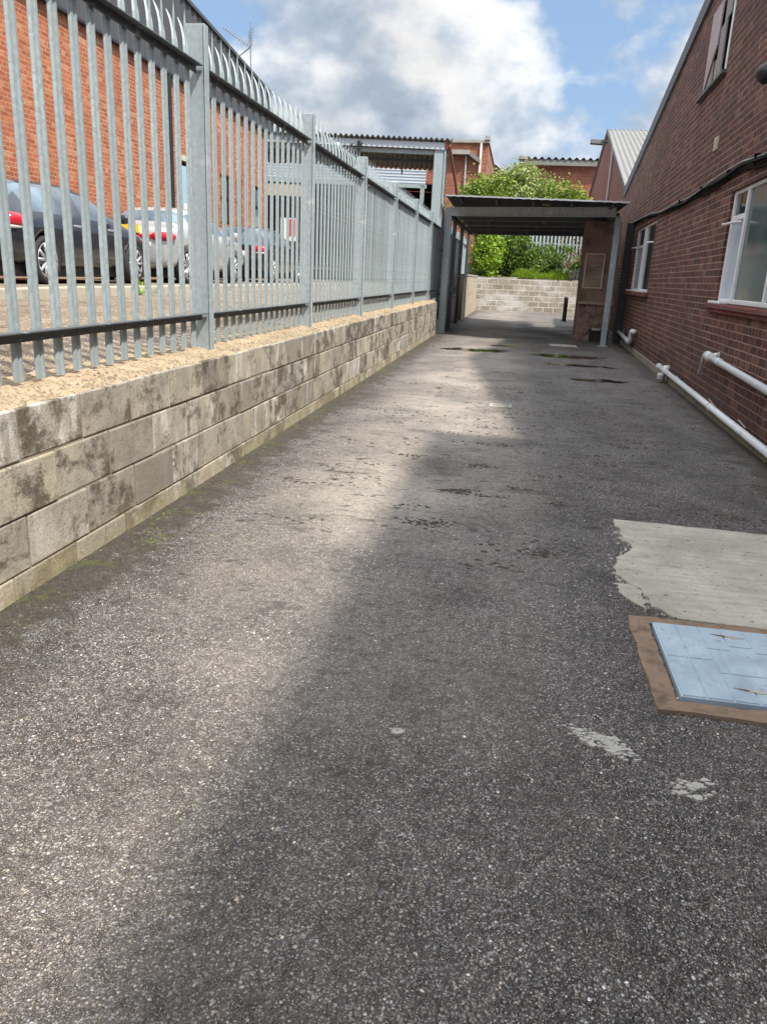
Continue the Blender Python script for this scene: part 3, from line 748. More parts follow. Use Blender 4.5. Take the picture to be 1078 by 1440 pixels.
# boarded upper window
f = MB(); s0, s1, z0, z1 = W3
bar(f, s0, s0 + .09, z0, z1, -.01, .07); bar(f, s1 - .04, s1, z0, z1, .0, .07); bar(f, s0 + .09, s1 - .04, z1 - .06, z1, -.005, .07)
bar(f, s0 + .09, s1 - .04, z0, z0 + .03, 0, .07)
wf = f.build('window', M['white'], bldR); wf['label'] = 'upper window closed with weathered boards'
f = MB(); bar(f, s0 + .09, s1 - .04, z0 + .03, z1 - .06, .10, .12); f.build('dark_opening', M['darkin'], wf)
def board(pts, mat, d):
    mb = MB(); mb.add([rw(a, b, d) for a, b in pts] + [rw(a, b, d + .018) for a, b in pts],
       [tuple(range(len(pts))), tuple(range(2 * len(pts) - 1, len(pts) - 1, -1))] + [(i, (i + 1) % len(pts), len(pts) + (i + 1) % len(pts), len(pts) + i) for i in range(len(pts))])
    mb.build('board', mat, wf)
board([(12.42, 4.55), (12.62, 4.42), (13.07, 4.08), (13.07, 5.09), (12.36, 5.09)], M['board'], -.03)
board([(12.60, 4.09), (13.06, 4.09), (13.06, 4.30), (12.62, 4.40)], M['board2'], -.008)
board([(12.32, 4.08), (12.58, 4.08), (12.6, 4.40), (12.34, 4.44)], M['board3'], .012)
board([(11.95, 4.06), (12.30, 4.06), (12.33, 4.72), (11.98, 4.75)], M['board2'], -.02)
board([(11.92, 4.80), (12.30, 4.78), (12.32, 5.06), (11.94, 5.06)], M['board2'], .005)
f = MB(); bar(f, s0 - .05, s1 + .3, z0 - .045, z0 - .003, -.06, .06); f.build('sill', M['barge'], wf)

# taller neighbour just outside the frame on the right: its roof throws the near shade
nb_ = thing('brick_building', 'flat roofed brick block beside the camera, next to the workshop', 'building', (5, -1, 0))
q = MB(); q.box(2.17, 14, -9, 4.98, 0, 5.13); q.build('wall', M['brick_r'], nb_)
q = MB(); q.box(2.10, 14.1, -9.1, 5.0, 5.132, 5.27); q.build('coping', M['concrete'], nb_)

# pipes, cables and small fittings on the right wall
pz = thing('waste_pipe', 'long white waste pipe running low along the foot of the brick wall', 'pipe', (2.3, 9, .1), 'waste pipes on the brick wall')
q = MB(); q.tube([rw(12.95, .175, -.075), rw(6.0, .118, -.075)], .036, 14)
q.tube([rw(12.95, .175, -.075), rw(13.02, .176, -.075)], .05, 14); q.tube([rw(12.45, .172, -.075), rw(12.3, .171, -.075)], .044, 14); q.tube([rw(9.0, .143, -.075), rw(8.88, .142, -.075)], .042, 14)
q.build('pipe', M['pvc'], pz, smooth=True)
q = MB(); q.tube([rw(12.55, .19, -.07), rw(12.5, .2, .02)], .05, 10); q.tube([rw(12.4, .15, -.08), rw(12.4, .03, -.09)], .03, 10); q.build('elbow', M['pvc'], pz, smooth=True)
q = MB(); q.lathe(rw(12.35, .05, -.13), (0, 0, 1), [(0, .0), (0, .05), (.06, .055), (.09, .035), (.09, 0)], 12); q.build('trap', M['pvcgrey'], pz)
for ss in (11.2, 9.0, 7.6):
    q = MB(); q.tube([rw(ss, .16, -.03), rw(ss, .23, -.10)], .007, 6); q.build('clip', M['pvc'], pz)
pz = thing('waste_pipe', 'short fat grey white pipe slanting along the wall below the big window', 'pipe', (2.28, 8, .6), 'waste pipes on the brick wall')
q = MB(); q.tube([rw(9.45, .655, -.085), rw(9.0, .645, -.085), rw(5.6, .56, -.085)], .036, 14); q.build('pipe', M['pvcgrey'], pz, smooth=True)
q = MB(); q.tube([rw(9.5, .66, -.085), rw(9.28, .652, -.085)], .05, 14); q.tube([rw(9.3, .655, -.085), rw(9.3, .68, .02)], .04, 12); q.tube([rw(8.9, .645, -.085), rw(8.82, .643, -.085)], .042, 14)
q.build('collar', M['pvc'], pz, smooth=True)
q = MB(); q.tube([rw(9.42, .66, -.06), rw(9.75, .665, -.06), rw(9.82, .64, -.06), rw(9.95, .40, -.055)], .017, 8); q.build('overflow_tube', M['pvc'], pz, smooth=True)
pz = thing('waste_pipe', 'far white pipe with a raised elbow, low on the wall beside the canopy post', 'pipe', (2.55, 18, .3), 'waste pipes on the brick wall')
q = MB(); q.tube([rw(20.6, .30, -.08), rw(18.0, .23, -.08), rw(17.62, .22, -.08)], .05, 10); q.build('pipe', M['pvcgrey'], pz, smooth=True)
q = MB(); q.tube([rw(18.3, .235, -.08), rw(17.7, .22, -.08), rw(17.5, .24, -.08), rw(17.45, .30, -.08), rw(17.43, .42, -.08), rw(17.38, .46, -.08), rw(17.0, .475, -.07)], .052, 10)
q.tube([rw(20.6, .30, -.08), rw(20.4, .3, -.08)], .075, 10); q.build('elbow', M['pvc'], pz, smooth=True)
q = MB(); q.tube([rw(19.3, .3, -.04), rw(19.3, .44, -.04)], .03, 8); q.tube([rw(17.9, .3, -.03), rw(17.95, .5, -.03)], .022, 8); q.build('clip', M['galv_dark'], pz)

cb = thing('cable', 'bundle of black cables sagging along the brick wall above the windows', 'cable', (2.35, 13, 2.6))
pts = [(21.0, 2.45), (21.0, 2.80), (18.7, 2.80), (16.5, 2.71), (15.0, 2.66), (13.2, 2.635), (11.8, 2.655), (10.6, 2.67), (9.6, 2.69), (8.66, 2.63), (7.5, 2.66), (5.4, 2.66)]
def dens(pts, k=6):
    out = []
    for i in range(len(pts) - 1):
        for j in range(k):
            t_ = j / k; out.append((pts[i][0] * (1 - t_) + pts[i + 1][0] * t_, pts[i][1] * (1 - t_) + pts[i + 1][1] * t_))
    return out + [pts[-1]]
dp = dens(pts)
for j, (dz, d, r) in enumerate(((0, -.03, .022), (-.035, -.028, .02), (-.062, -.024, .016), (-.02, -.055, .016))):
    q = MB(); q.tube([rw(s_, z + dz * min(1, max(.15, (17 - s_) / 6)) + .012 * math.sin(s_ * 2.3 + j * 2), d) for s_, z in dp], r, 7); q.build('black_cable', M['cable'], cb, smooth=True)
q = MB(); q.tube([rw(s_, z + .04 + .014 * math.sin(s_ * 1.9), -.035) for s_, z in dp[7:]], .008, 6); q.build('grey_cable', M['cable_grey'], cb, smooth=True)
for ss in (8.95, 10.2, 11.8, 13.6):
    q = MB(); bar(q, ss, ss + .018, 2.60, 2.71, -.062, -.002); q.build('clip', M['cable'], cb)
s_ = MB(); s_.tube([rw(21.4, 2.42, -.05), rw(21.0, 2.43, -.06), rw(20.95, 2.30, -.06)], .045, 8)
tag(s_.build('overflow_pipe', M['pvc'], loc=(2.6, 21, 2.4), smooth=True), 'small white bent overflow pipe beside the canopy corner', 'pipe')
s_ = MB(); bar(s_, 11.36, 11.56, 3.10, 3.26, -.02, .0)
for k in range(4): bar(s_, 11.38, 11.54, 3.12 + k * .035, 3.135 + k * .035, -.027, -.02)
tag(s_.build('vent_grille', M['cream'], loc=(2.35, 11.5, 3.2)), 'small cream vent on the brick wall below the boarded window', 'vent')
lamp = thing('wall_lamp', 'round black dome lamp high on the brick wall at the right edge', 'lamp', (2.28, 8.98, 3.43))
q = MB(); q.lathe(rw(8.98, 3.43, 0), (-1, 0, 0), [(0, .05), (.035, .05), (.04, .10), (.055, .105), (.06, .08)], 20); q.build('base', M['pvcgrey'], lamp, smooth=True)
q = MB(); q.lathe(rw(8.98, 3.43, -.055), (-1, 0, 0), [(0, .095), (.03, .098), (.065, .085), (.095, .062), (.115, .03), (.12, 0)], 20); q.build('dome', M['black'], lamp, smooth=True)

# ------------------------------------------------------------------ canopy over the far end of the yard
can = thing('canopy', 'flat roofed steel canopy with dark underside spanning the far end of the yard', 'canopy', (0, 24, 0))
def cf(u, yy):  # skewed front: u 0 left .. 1 right -> (x, y)
    return
L0, R0 = Vector((-1.86, 20.35)), Vector((2.07, 18.98))
q = MB()   # front beam (I-section: web with flanges)
def skew_box(mb, x0, x1, dy0, dy1, z0, z1):
    def P(x, dy, z):
        u = (x - L0.x) / (R0.x - L0.x); yb = L0.y + (R0.y - L0.y) * u; return (x, yb + dy, z)
    mb.add([P(x0, dy0, z0), P(x1, dy0, z0), P(x1, dy1, z0), P(x0, dy1, z0), P(x0, dy0, z1), P(x1, dy0, z1), P(x1, dy1, z1), P(x0, dy1, z1)],
           [(0, 3, 2, 1), (4, 5, 6, 7), (0, 1, 5, 4), (1, 2, 6, 5), (2, 3, 7, 6), (3, 0, 4, 7)])
skew_box(q, -1.80, 2.0, -.03, .03, 2.845, 3.02); skew_box(q, -1.80, 2.0, -.06, .06, 2.83, 2.845); skew_box(q, -1.80, 2.0, -.06, .06, 3.02, 3.035)
q.build('beam', M['galv'], can)
for (x, dy) in ((-1.86, 2.2), (-1.86, 5.1), (-1.86, 8.1)):
    pass
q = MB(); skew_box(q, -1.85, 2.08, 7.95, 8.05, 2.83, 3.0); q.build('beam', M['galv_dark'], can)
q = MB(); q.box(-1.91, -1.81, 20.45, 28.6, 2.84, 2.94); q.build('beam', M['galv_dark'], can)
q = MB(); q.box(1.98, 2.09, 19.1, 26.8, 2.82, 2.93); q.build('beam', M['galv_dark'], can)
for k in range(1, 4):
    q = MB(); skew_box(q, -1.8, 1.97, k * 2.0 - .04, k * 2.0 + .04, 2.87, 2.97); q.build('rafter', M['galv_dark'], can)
def roofs(u, v, dz=0):
    x = -1.86 + 4.0 * u; ub = (x - L0.x) / (R0.x - L0.x); yb = L0.y + (R0.y - L0.y) * ub
    return (x, yb - .97 + 9.2 * v, 3.222 - .16 * u * (1 - v) - .20 * v + .006 * math.sin(x * 2 * math.pi / .19) + dz)
q = MB(); q.grid(roofs, 120, 8); q.grid(lambda u, v: roofs(u, v, -.022), 120, 8); q.build('roof', M['galv'], can, fix=False)
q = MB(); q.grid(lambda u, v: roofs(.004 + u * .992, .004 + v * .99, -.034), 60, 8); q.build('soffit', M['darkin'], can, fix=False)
q = MB()
for k in range(5):
    u = .08 + k * .21; a = Vector(roofs(u, .012, -.05)); b_ = Vector(roofs(u, .10, -.05)); q = MB(); q.obox(a, (.045, 0, 0), b_ - a, (0, 0, -.035)); q.build('purlin', M['galv_dark'], can)
q = MB()
for k in range(40):
    a, b_ = Vector(roofs(k / 40, 0, -.026)), Vector(roofs((k + 1) / 40, 0, -.026)); q.obox(a + Vector((0, -.012, 0)), b_ - a, (0, .011, 0), (0, 0, .03))
q.build('front_trim', M['sheet'], can, fix=False)
def post(x, yy, wx, wy, mat, z1=2.86):
    q = MB(); q.box(x - wx / 2, x + wx / 2, yy - wy / 2, yy + wy / 2, 0, z1); q.box(x - wx * .9, x + wx * .9, yy - wy * .9, yy + wy * .9, 0, .012)
    q.build('post', mat, can, bevel=.004)
post(-1.855, 20.35, .17, .10, M['galv'], 3.03); post(2.06, 18.98, .12, .12, M['galv'], 2.84)
post(-1.86, 22.5, .10, .10, M['galv_dark']); post(-1.86, 25.3, .10, .12, M['galv_dark']); post(-1.86, 28.4, .10, .12, M['galv'])
q = MB(); q.tube([(-2.0, 20.22, 3.1), (-2.0, 20.22, 3.0), (-1.975, 20.22, 2.8), (-1.975, 20.22, .1)], .038, 10); q.build('downpipe', M['galv_dark'], can, smooth=True)
for z in (2.0, .95):
    q = MB(); q.box(-2.02, -1.93, 20.17, 20.27, z, z + .035); q.build('pipe_bracket', M['black'], can)
q = MB(); q.box(-2.03, -1.93, 20.15, 20.3, 0, .34); q.build('post_pad', M['concrete'], can)
fl = thing('floodlight', 'small yellowed lamp box on the canopy front above the beam', 'lamp', (.45, 19.3, 3.06))
q = MB(); q.box(.36, .54, 19.3, 19.42, 3.035, 3.14); q.build('housing', M['black'], fl)
for k in range(2):
    q = MB(); q.box(.37 + k * .085, .445 + k * .085, 19.285, 19.3, 3.045, 3.13); q.build('lens', M['lampamber'], fl)

# block wall under the canopy, its deep shade put into near-black colour
q = thing('block_wall', 'wall behind the canopy posts with black panels standing in for deep shade', 'wall', (-2.1, 24, 0))
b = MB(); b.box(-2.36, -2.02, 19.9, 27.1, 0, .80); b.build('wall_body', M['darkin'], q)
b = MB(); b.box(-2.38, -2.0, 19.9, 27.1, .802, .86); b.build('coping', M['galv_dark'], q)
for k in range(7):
    b = MB(); b.box(-2.018, -2.0, 19.95 + k * 1.02, 20.94 + k * 1.02, .02, .78); b.build('board', M['black'], q)  # added black panels, the shade on the wall set into their colour
q = thing('block_wall', 'sunlit pale block wall returning to the back corner behind the canopy', 'wall', (-1.9, 31.7, 0))
b = MB(); b.box(-2.2, -1.83, 27.2, 36.35, 0, 1.46); b.build('blocks', M['ret'], q)
b = MB(); b.box(-2.22, -1.81, 27.2, 36.3, 1.462, 1.52); b.build('coping', M['concrete'], q)
# back wall
q = thing('block_wall', 'whitewashed concrete block wall across the back of the yard', 'wall', (1, 37.5, 0))
b = MB()
def bkf(u, v): 
    return None
A_, B_ = Vector((-2.2, 36.4)), Vector((9, 42.3))
dv = (B_ - A_).normalized(); nv = Vector((-dv.y, dv.x))
def along(s_, d, z): p = A_ + dv * s_ + nv * d; return (p.x, p.y, z)
for k in range(26):
    s0_, s1_ = k * .48, k * .48 + .48
    zt = 1.47 + .015 * s0_ + random.uniform(-.05, .04)
    b.add([along(s0_, 0, 0), along(s1_, 0, 0), along(s1_, .3, 0), along(s0_, .3, 0), along(s0_, 0, zt), along(s1_, 0, zt), along(s1_, .3, zt), along(s0_, .3, zt)],
          [(0, 3, 2, 1), (4, 5, 6, 7), (0, 1, 5, 4), (1, 2, 6, 5), (2, 3, 7, 6), (3, 0, 4, 7)])
b.build('blocks', M['whitewash'], q)
q = thing('added_shade_wall', 'unseen brick side wall added beyond the brown pier to darken the canopy floor', 'wall', (2.8, 27.5, 0))  # added out of view, keeps sky light off the canopy floor
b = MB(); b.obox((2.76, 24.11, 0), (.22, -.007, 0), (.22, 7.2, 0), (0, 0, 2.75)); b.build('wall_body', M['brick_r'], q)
b = MB(); b.obox((2.73, 24.11, 2.752), (.28, -.009, 0), (.22, 7.22, 0), (0, 0, .06)); b.build('coping', M['concrete'], q)
# bollard
q = thing('bollard', 'black steel bollard standing near the back wall under the canopy', 'bollard', (1.79, 30.4, 0))
b = MB(); b.lathe((1.79, 30.4, 0), (0, 0, 1), [(0, .1), (.03, .1), (.03, .075), (.80, .075), (.80, .0)], 16); b.build('shaft', M['black'], q, smooth=False)
b = MB(); b.lathe((1.79, 30.4, .80), (0, 0, 1), [(0, .08), (.02, .085), (.06, .08), (.09, .05), (.1, 0)], 16); b.build('cap', M['black'], q, smooth=True)

# brown rendered pier beside the wall
pr = thing('pier', 'brown rendered brick pier with a framed blocked panel and a broken base', 'pier', (2.1, 20.6, 0))
X0, X1, Y0, Y1 = 1.52, 2.32, 20.4, 21.5
b = MB()
def pf(u, v):
    x = X0 + (X1 - X0) * u; z = .42 + (2.84 - .42) * v
    return (x, Y0 + noise.noise((x * 5, z * 5, 0)) * .012, z)
b.grid(pf, 16, 40); b.box(X0, X1, Y0 + .02, Y1, .0, 2.84); b.build('render', M['render'], pr, fix=True)
b = MB(); b.box(X0 - .02, X1, Y0 - .07, Y0 + .01, .90, .96); b.build('ledge', M['render2'], pr)
b = MB()
for (a0, a1, c0, c1) in ((1.55, 1.585, 1.28, 2.1), (1.985, 2.02, 1.28, 2.1), (1.586, 1.984, 1.28, 1.31), (1.586, 1.984, 2.07, 2.1)): b.box(a0, a1, Y0 - .03, Y0 + .015, c0, c1)
pn = b.build('panel', M['cream'], pr)
b = MB(); b.box(1.586, 1.984, Y0 - .016, Y0 + .015, 1.311, 2.069)
b.build('infill', M['render2'], pn)
b = MB()
for z in (1.49, 1.70, 1.88): b.box(1.59, 1.98, Y0 - .021, Y0 - .015, z, z + .012)
b.build('joint', M['rubble'], pn)
random.seed(8); b = MB()
for k in range(26):
    x = random.uniform(X0 + .0, X1 - .25); z = random.uniform(.0, .85); r = random.uniform(.06, .15)
    if x > 1.85 and z < .33: continue
    b.lathe((x, Y0 - .0, z), (0, -1, 0), [(0, r), (.008, r * .95), (.018 + random.random() * .014, r * .6), (.03, 0)], random.randint(5, 8))
b.build('broken_render', M['rubble'], pr)
b = MB(); b.box(1.85, 2.31, Y0 - .035, Y0 - .005, 0.0, .30); b.build('dark_recess', M['darkin'], pr)
b = MB(); b.box(1.9, 2.1, Y0 - .075, Y0 - .036, .28, .33); b.build('pale_stone', M['cement'], pr)

b = MB(); b.box(2.42, 2.60, 20.2, 20.26, 0, 2.8); b.build('black_strip', M['gutter'], pr)  # narrow black strip in the gap between pier and wall
# palisade fence on the back wall bank
pf_ = thing('palisade_fence', 'pale steel palisade fence half hidden by leaves above the back wall', 'fence', (2, 39.2, 1.5))
q = MB()
b0 = MB()
for k in range(34):
    s_ = 3.35 + k * .2
    zt = 3.45 + .06 * s_
    x, yy, _ = along(s_, 1.1, 0); 
    b0_ = MB(); b0_.obox((x, yy, 1.55), (.085, .045, 0), (-.008, .016, 0), (0, 0, zt - 1.55)); b0_.add([(x, yy, zt), (x + .085, yy + .045, zt), (x + .0345, yy + .030, zt + .13)], [(0, 1, 2)])
    b0_.build('pale', M['galv'], pf_, fix=False)
for z in (1.95, 3.1):
    x, yy, _ = along(3.2, 1.13, 0); e = dv * 7
    q = MB(); q.obox((x, yy, z), (e.x, e.y, 0), (-.02, .04, 0), (0, 0, .06)); q.build('rail', M['galv'], pf_)

# ------------------------------------------------------------------ foliage
def leaves(center, radii, nclump, per, size, seed, clump_r=.35, low=-.9, upb=.35):
    rnd = random.Random(seed); vs = []; fs = []
    for c_ in range(nclump):
        while True:
            d = Vector((rnd.gauss(0, 1), rnd.gauss(0, 1), rnd.gauss(0, 1))).normalized()
            if d.z > low: break
        rr = rnd.uniform(.45, 1.0) ** .5 * (1 + .22 * noise.noise(d * 2.2 + Vector((seed, 0, 0))))
        cc = Vector((center[0] + d.x * radii[0] * rr, center[1] + d.y * radii[1] * rr, center[2] + d.z * radii[2] * rr))
        k = clump_r * rnd.uniform(.5, 1.3)
        for l_ in range(per):
            p = cc + Vector((rnd.gauss(0, k), rnd.gauss(0, k), rnd.gauss(0, k * .75)))
            nrm = (d * .5 + Vector((rnd.gauss(0, .7), rnd.gauss(0, .7), rnd.gauss(upb, .6)))).normalized()
            a = nrm.orthogonal().normalized(); a = Matrix.Rotation(rnd.random() * 6.28, 3, nrm) @ a; b_ = nrm.cross(a)
            s_ = size * rnd.uniform(.55, 1.3); n = len(vs)
            vs += [tuple(p - a * s_), tuple(p + b_ * s_ * .5 + nrm * s_ * .12), tuple(p + a * s_), tuple(p - b_ * s_ * .5 + nrm * s_ * .12)]
            fs.append((n, n + 1, n + 2, n + 3))
    m_ = MB(); m_.v = vs; m_.f = fs; m_.mi = [0] * len(fs); return m_
def bush(name, loc, crowns, mat, label, cat, trunk=.12, group=None):
    t_ = thing(name, label, cat, loc, group)
    allm = MB()
    for cr in crowns: allm_ = leaves(*cr[:2], *cr[2:]); allm.add(allm_.v, allm_.f)
    allm.build('crown', mat, t_, fix=False)
    q = MB()
    for k, cr in enumerate(crowns):
        c_ = Vector(cr[0]); base = Vector(loc) + Vector((random.uniform(-.1, .1), random.uniform(-.1, .1), 0))
        mid = base.lerp(c_, .5) + Vector((random.uniform(-.2, .2), random.uniform(-.2, .2), .1))
        q.tube([base, mid, c_, c_ + Vector((random.uniform(-.4, .4), 0, cr[1][2] * .6))], [trunk, trunk * .75, trunk * .5, trunk * .15], 7)
        for j in range(5):
            d = Vector((random.uniform(-1, 1), random.uniform(-1, 1), random.uniform(.1, 1))).normalized()
            q.tube([mid.lerp(c_, random.random()), c_ + Vector((d.x * cr[1][0], d.y * cr[1][1], d.z * cr[1][2])) * .8], [trunk * .35, trunk * .08], 5)
    q.build('trunk', M['bark'], t_)
    return t_
G = 'shrubs growing behind the back wall'
bush('tree', (-.5, 42.6, 1.7), [((-.45, 42.6, 5.4), (1.6, 1.4, 1.5), 150, 46, .085, 1, .28), ((-.3, 42.8, 5.8), (.9, 1.0, 1.15), 70, 46, .085, 2, .25)], M['leaf3'], 'tallest silvery green tree behind the back wall, rising above the canopy roof', 'tree', .14, G)
bush('tree', (-2.3, 41.6, 1.7), [((-2.1, 41.5, 4.9), (1.35, 1.3, 1.3), 130, 46, .085, 3, .28), ((-1.5, 41.6, 5.6), (.8, .9, .8), 50, 46, .085, 4, .25)], M['leaf1'], 'rounded yellow green tree behind the left end of the back wall', 'tree', .12, G)
bush('tree', (1.9, 43.2, 1.7), [((1.3, 43.2, 5.0), (1.4, 1.2, 1.25), 130, 44, .085, 5, .28), ((2.3, 43.4, 5.0), (.9, .9, .8), 70, 44, .085, 6, .25)], M['leaf1'], 'lower yellow green tree in front of the far brick gable at right', 'tree', .12, G)
bush('shrub', (-1.55, 38.0, 1.5), [((-1.55, 38.0, 2.5), (.55, .6, 1.3), 120, 44, .07, 7, .16, -1)], M['grassleaf'], 'bright lime green shrub at the left corner of the back wall', 'shrub', .06, G)
bush('shrub', (-.4, 38.9, 1.5), [((-.4, 38.8, 2.7), (1.0, .7, .95), 110, 44, .075, 8, .2, -1), ((.3, 38.9, 2.2), (.8, .6, .65), 60, 44, .07, 9, .18, -1)], M['leaf2'], 'pale flowering shrub leaning over the middle of the back wall', 'shrub', .06, G)
bush('shrub', (.9, 39.4, 1.5), [((.9, 39.4, 2.35), (.8, .6, .8), 80, 44, .07, 10, .2, -1)], M['leaf2'], 'mid green shrub in front of the left end of the far palisade', 'shrub', .06, G)
bush('ivy', (.6, 40.6, 1.6), [((-.5, 40.4, 2.8), (1.8, .5, 1.5), 120, 44, .08, 11, .28, -1), ((1.6, 40.9, 3.6), (1.8, .5, .8), 90, 44, .08, 12, .28, -1)], M['ivy'], 'dark ivy mass behind the shrubs under the canopy edge', 'ivy', .05, G)
bush('shrub', (2.25, 38.9, 1.5), [((2.2, 38.95, 2.4), (.75, .35, .6), 36, 40, .065, 14, .18, -1)], M['leaf2'], 'small leafy shrub climbing the far palisade at right', 'shrub', .05, G)
gr = MB(); rnd = random.Random(5)
for k in range(3600):
    s_ = rnd.uniform(.6, 5.2); d = .3 + abs(rnd.gauss(0, .25)); x, yy, _ = along(s_, d, 0)
    if s_ < 2.5: continue
    hgt = rnd.uniform(.12, .42) * (1.2 if 2.6 < s_ < 3.6 or s_ > 4.3 else .75); lx, ly = rnd.gauss(0, .1), rnd.gauss(0, .1) - .04
    z0 = 1.5; w_ = .018
    gr.add([(x - w_, yy, z0), (x + w_, yy, z0), (x + lx * .5 + w_ * .8, yy + ly * .5, z0 + hgt * .6), (x + lx * .5 - w_ * .8, yy + ly * .5, z0 + hgt * .6), (x + lx * 1.4, yy + ly * 1.4, z0 + hgt)],
           [(0, 1, 2, 3), (3, 2, 4)])
tag(gr.build('grass', M['grassleaf'], fix=False), kind='stuff')

# ------------------------------------------------------------------ far buildings
def corr_sheet(mb, o, a, b_, period, amp, nrm, cols):
    o, a, b_, nrm = Vector(o), Vector(a), Vector(b_), Vector(nrm).normalized(); n = int(a.length / period * cols)
    def f(u, v): return o + a * u + b_ * v + nrm * amp * math.sin(2 * math.pi * a.length * u / period)
    k = len(mb.v); mb.grid(f, n, 1); vs = mb.v[k:]; fs = [tuple(i - k for i in q) for q in mb.f if min(q) >= k]
    mb.add([tuple(Vector(p) - nrm * .02) for p in vs], [q[::-1] for q in fs])
# saw-tooth gable further along the right
gb = thing('brick_building', 'second brick workshop with steep corrugated roof and gable beyond the canopy', 'building', (6, 56, 0))
K = 1.6
def gx(yy): return 3.216 + .03 * yy
prof = [(38.2, 0), (75, 0), (75, 8.75), (58.1, 11.15), (38.2, 5.4)]
b = MB(); wall_holes(b, prof, [], lambda s_, z, d: (gx(s_) + d, s_, z), .3); b.build('wall', M['brick_g'], gb)
b = MB(); b.box(4.68, 20, 38.25, 38.5, 0, 5.35); b.build('wall', M['brick_f'], gb)
b = MB(); corr_sheet(b, (gx(38) - .1, 38.0, 5.5), (14, 0, 0), (.6, 20.1, 5.75), .28, .05, (0, -.28, .96), 8)
b.build('roof', M['fibre'], gb, fix=False, smooth=True)
b = MB(); b.add([(gx(58) - .1, 58.15, 11.25), (18, 58.15, 11.25), (18, 75.2, 8.85), (gx(75) - .1, 75.2, 8.85)], [(0, 1, 2, 3)]); b.build('roof', M['fibre'], gb, fix=False)
b = MB()
for (ya, za, yb, zb) in ((38.0, 5.35, 58.1, 11.15), (58.1, 11.15, 75.2, 8.8)):
    xa, xb = gx(ya) - .07, gx(yb) - .07
    b.add([(xa, ya, za - .2), (xb, yb, zb - .2), (xb, yb, zb + .16), (xa, ya, za + .16), (xa + .06, ya, za - .2), (xb + .06, yb, zb - .2), (xb + .06, yb, zb + .16), (xa + .06, ya, za + .16)],
          [(0, 1, 2, 3), (4, 7, 6, 5), (0, 4, 5, 1), (1, 5, 6, 2), (2, 6, 7, 3), (3, 7, 4, 0)])
b.build('barge_board', M['barge'], gb)
b = MB(); b.tube([(gx(50) - .08, 50, 9), (gx(50) - .08, 50, 0)], .07, 8); b.build('downpipe', M['pvcgrey'], gb)
b = MB(); b.box(4.2, 6.4, 37.7, 38.15, 5.1, 5.5); b.build('gutter_box', M['galv_dark'], gb)
bl = thing('gable_lamp', 'pale box lamp jutting from the top of the second gable', 'lamp', (4.6, 58, 10.6))
b = MB(); b.obox((3.85, 57.6, 10.3), (.85, 0, -.05), (0, .5, 0), (.02, 0, .3)); b.build('housing', M['fibre'], bl, bevel=.03)
b = MB(); b.tube([(4.6, 57.9, 10.45), (5.0, 57.9, 10.4)], .05, 6); b.build('bracket', M['galv_dark'], bl)
# far right building facing the camera
fb = thing('brick_building', 'distant red brick building with wavy corrugated eaves behind the trees', 'building', (5, 80, 0))
b = MB(); b.box(-.7, 16, 79, 88, 0, 11.7); b.build('wall', M['brick_f'], fb)
b = MB(); b.box(-.95, 16, 78.4, 78.98, 11.62, 12.08); b.build('eaves', M['fibre'], fb)
b = MB(); corr_sheet(b, (-.95, 78.3, 12.2), (16, 0, 0), (0, 5, .45), .62, .11, (0, -.1, .99), 8); b.build('roof', M['fibre'], fb, fix=False, smooth=True)
b = MB(); b.box(-1.05, -.2, 78.3, 79.2, 12.085, 12.35); b.build('verge_block', M['concrete'], fb)
# far left building
fl_ = thing('brick_building', 'distant orange brick building with flat top between the loading bay and the trees', 'building', (-4, 50, 0))
b = MB(); b.box(-9, -2.42, 48.5, 58, 0, 8.78); b.build('wall', M['brick_f'], fl_)
b = MB(); b.box(-9, -2.35, 48.35, 58, 8.782, 8.93); b.build('coping', M['concrete'], fl_)
b = MB(); b.box(-5.2, -3.42, 48.1, 48.49, 8.13, 8.36); b.build('lintel', M['concrete'], fl_)
b = MB(); b.box(-2.86, -2.74, 48.36, 48.49, 7.2, 8.77); b.build('downpipe', M['white'], fl_)
b = MB(); b.tube([(-3.62, 48.4, 8.1), (-3.62, 48.4, 5)], .05, 6); b.build('downpipe', M['pvcgrey'], fl_)
b = MB(); b.obox((-3.42, 48.2, 8.32), (.62, 0, -.40), (0, .28, 0), (0, 0, -.24)); b.build('sloping_coping', M['fibre'], fl_)
b = MB(); b.box(-2.62, -2.33, 48.3, 48.7, 8.935, 9.15); b.build('coping_stone', M['concrete'], fl_)
wr = thing('shed', 'low building with a pale sloping roof edge beside the distant orange brick building', 'building', (-.8, 60, 0))
b = MB(); b.prism([(-4.2, 60, 0), (-1.2, 60, 0), (-1.2, 60, 8.3), (-2.8, 60, 9.5), (-4.2, 60, 9.5)], (0, 6, 0)); b.build('wall', M['brick_g'], wr)
b = MB(); b.prism([(-2.9, 59.8, 9.55), (-1.1, 59.8, 8.2), (-1.1, 59.8, 8.42), (-2.9, 59.8, 9.8)], (0, 6.4, 0)); b.build('roof', M['sheet'], wr)

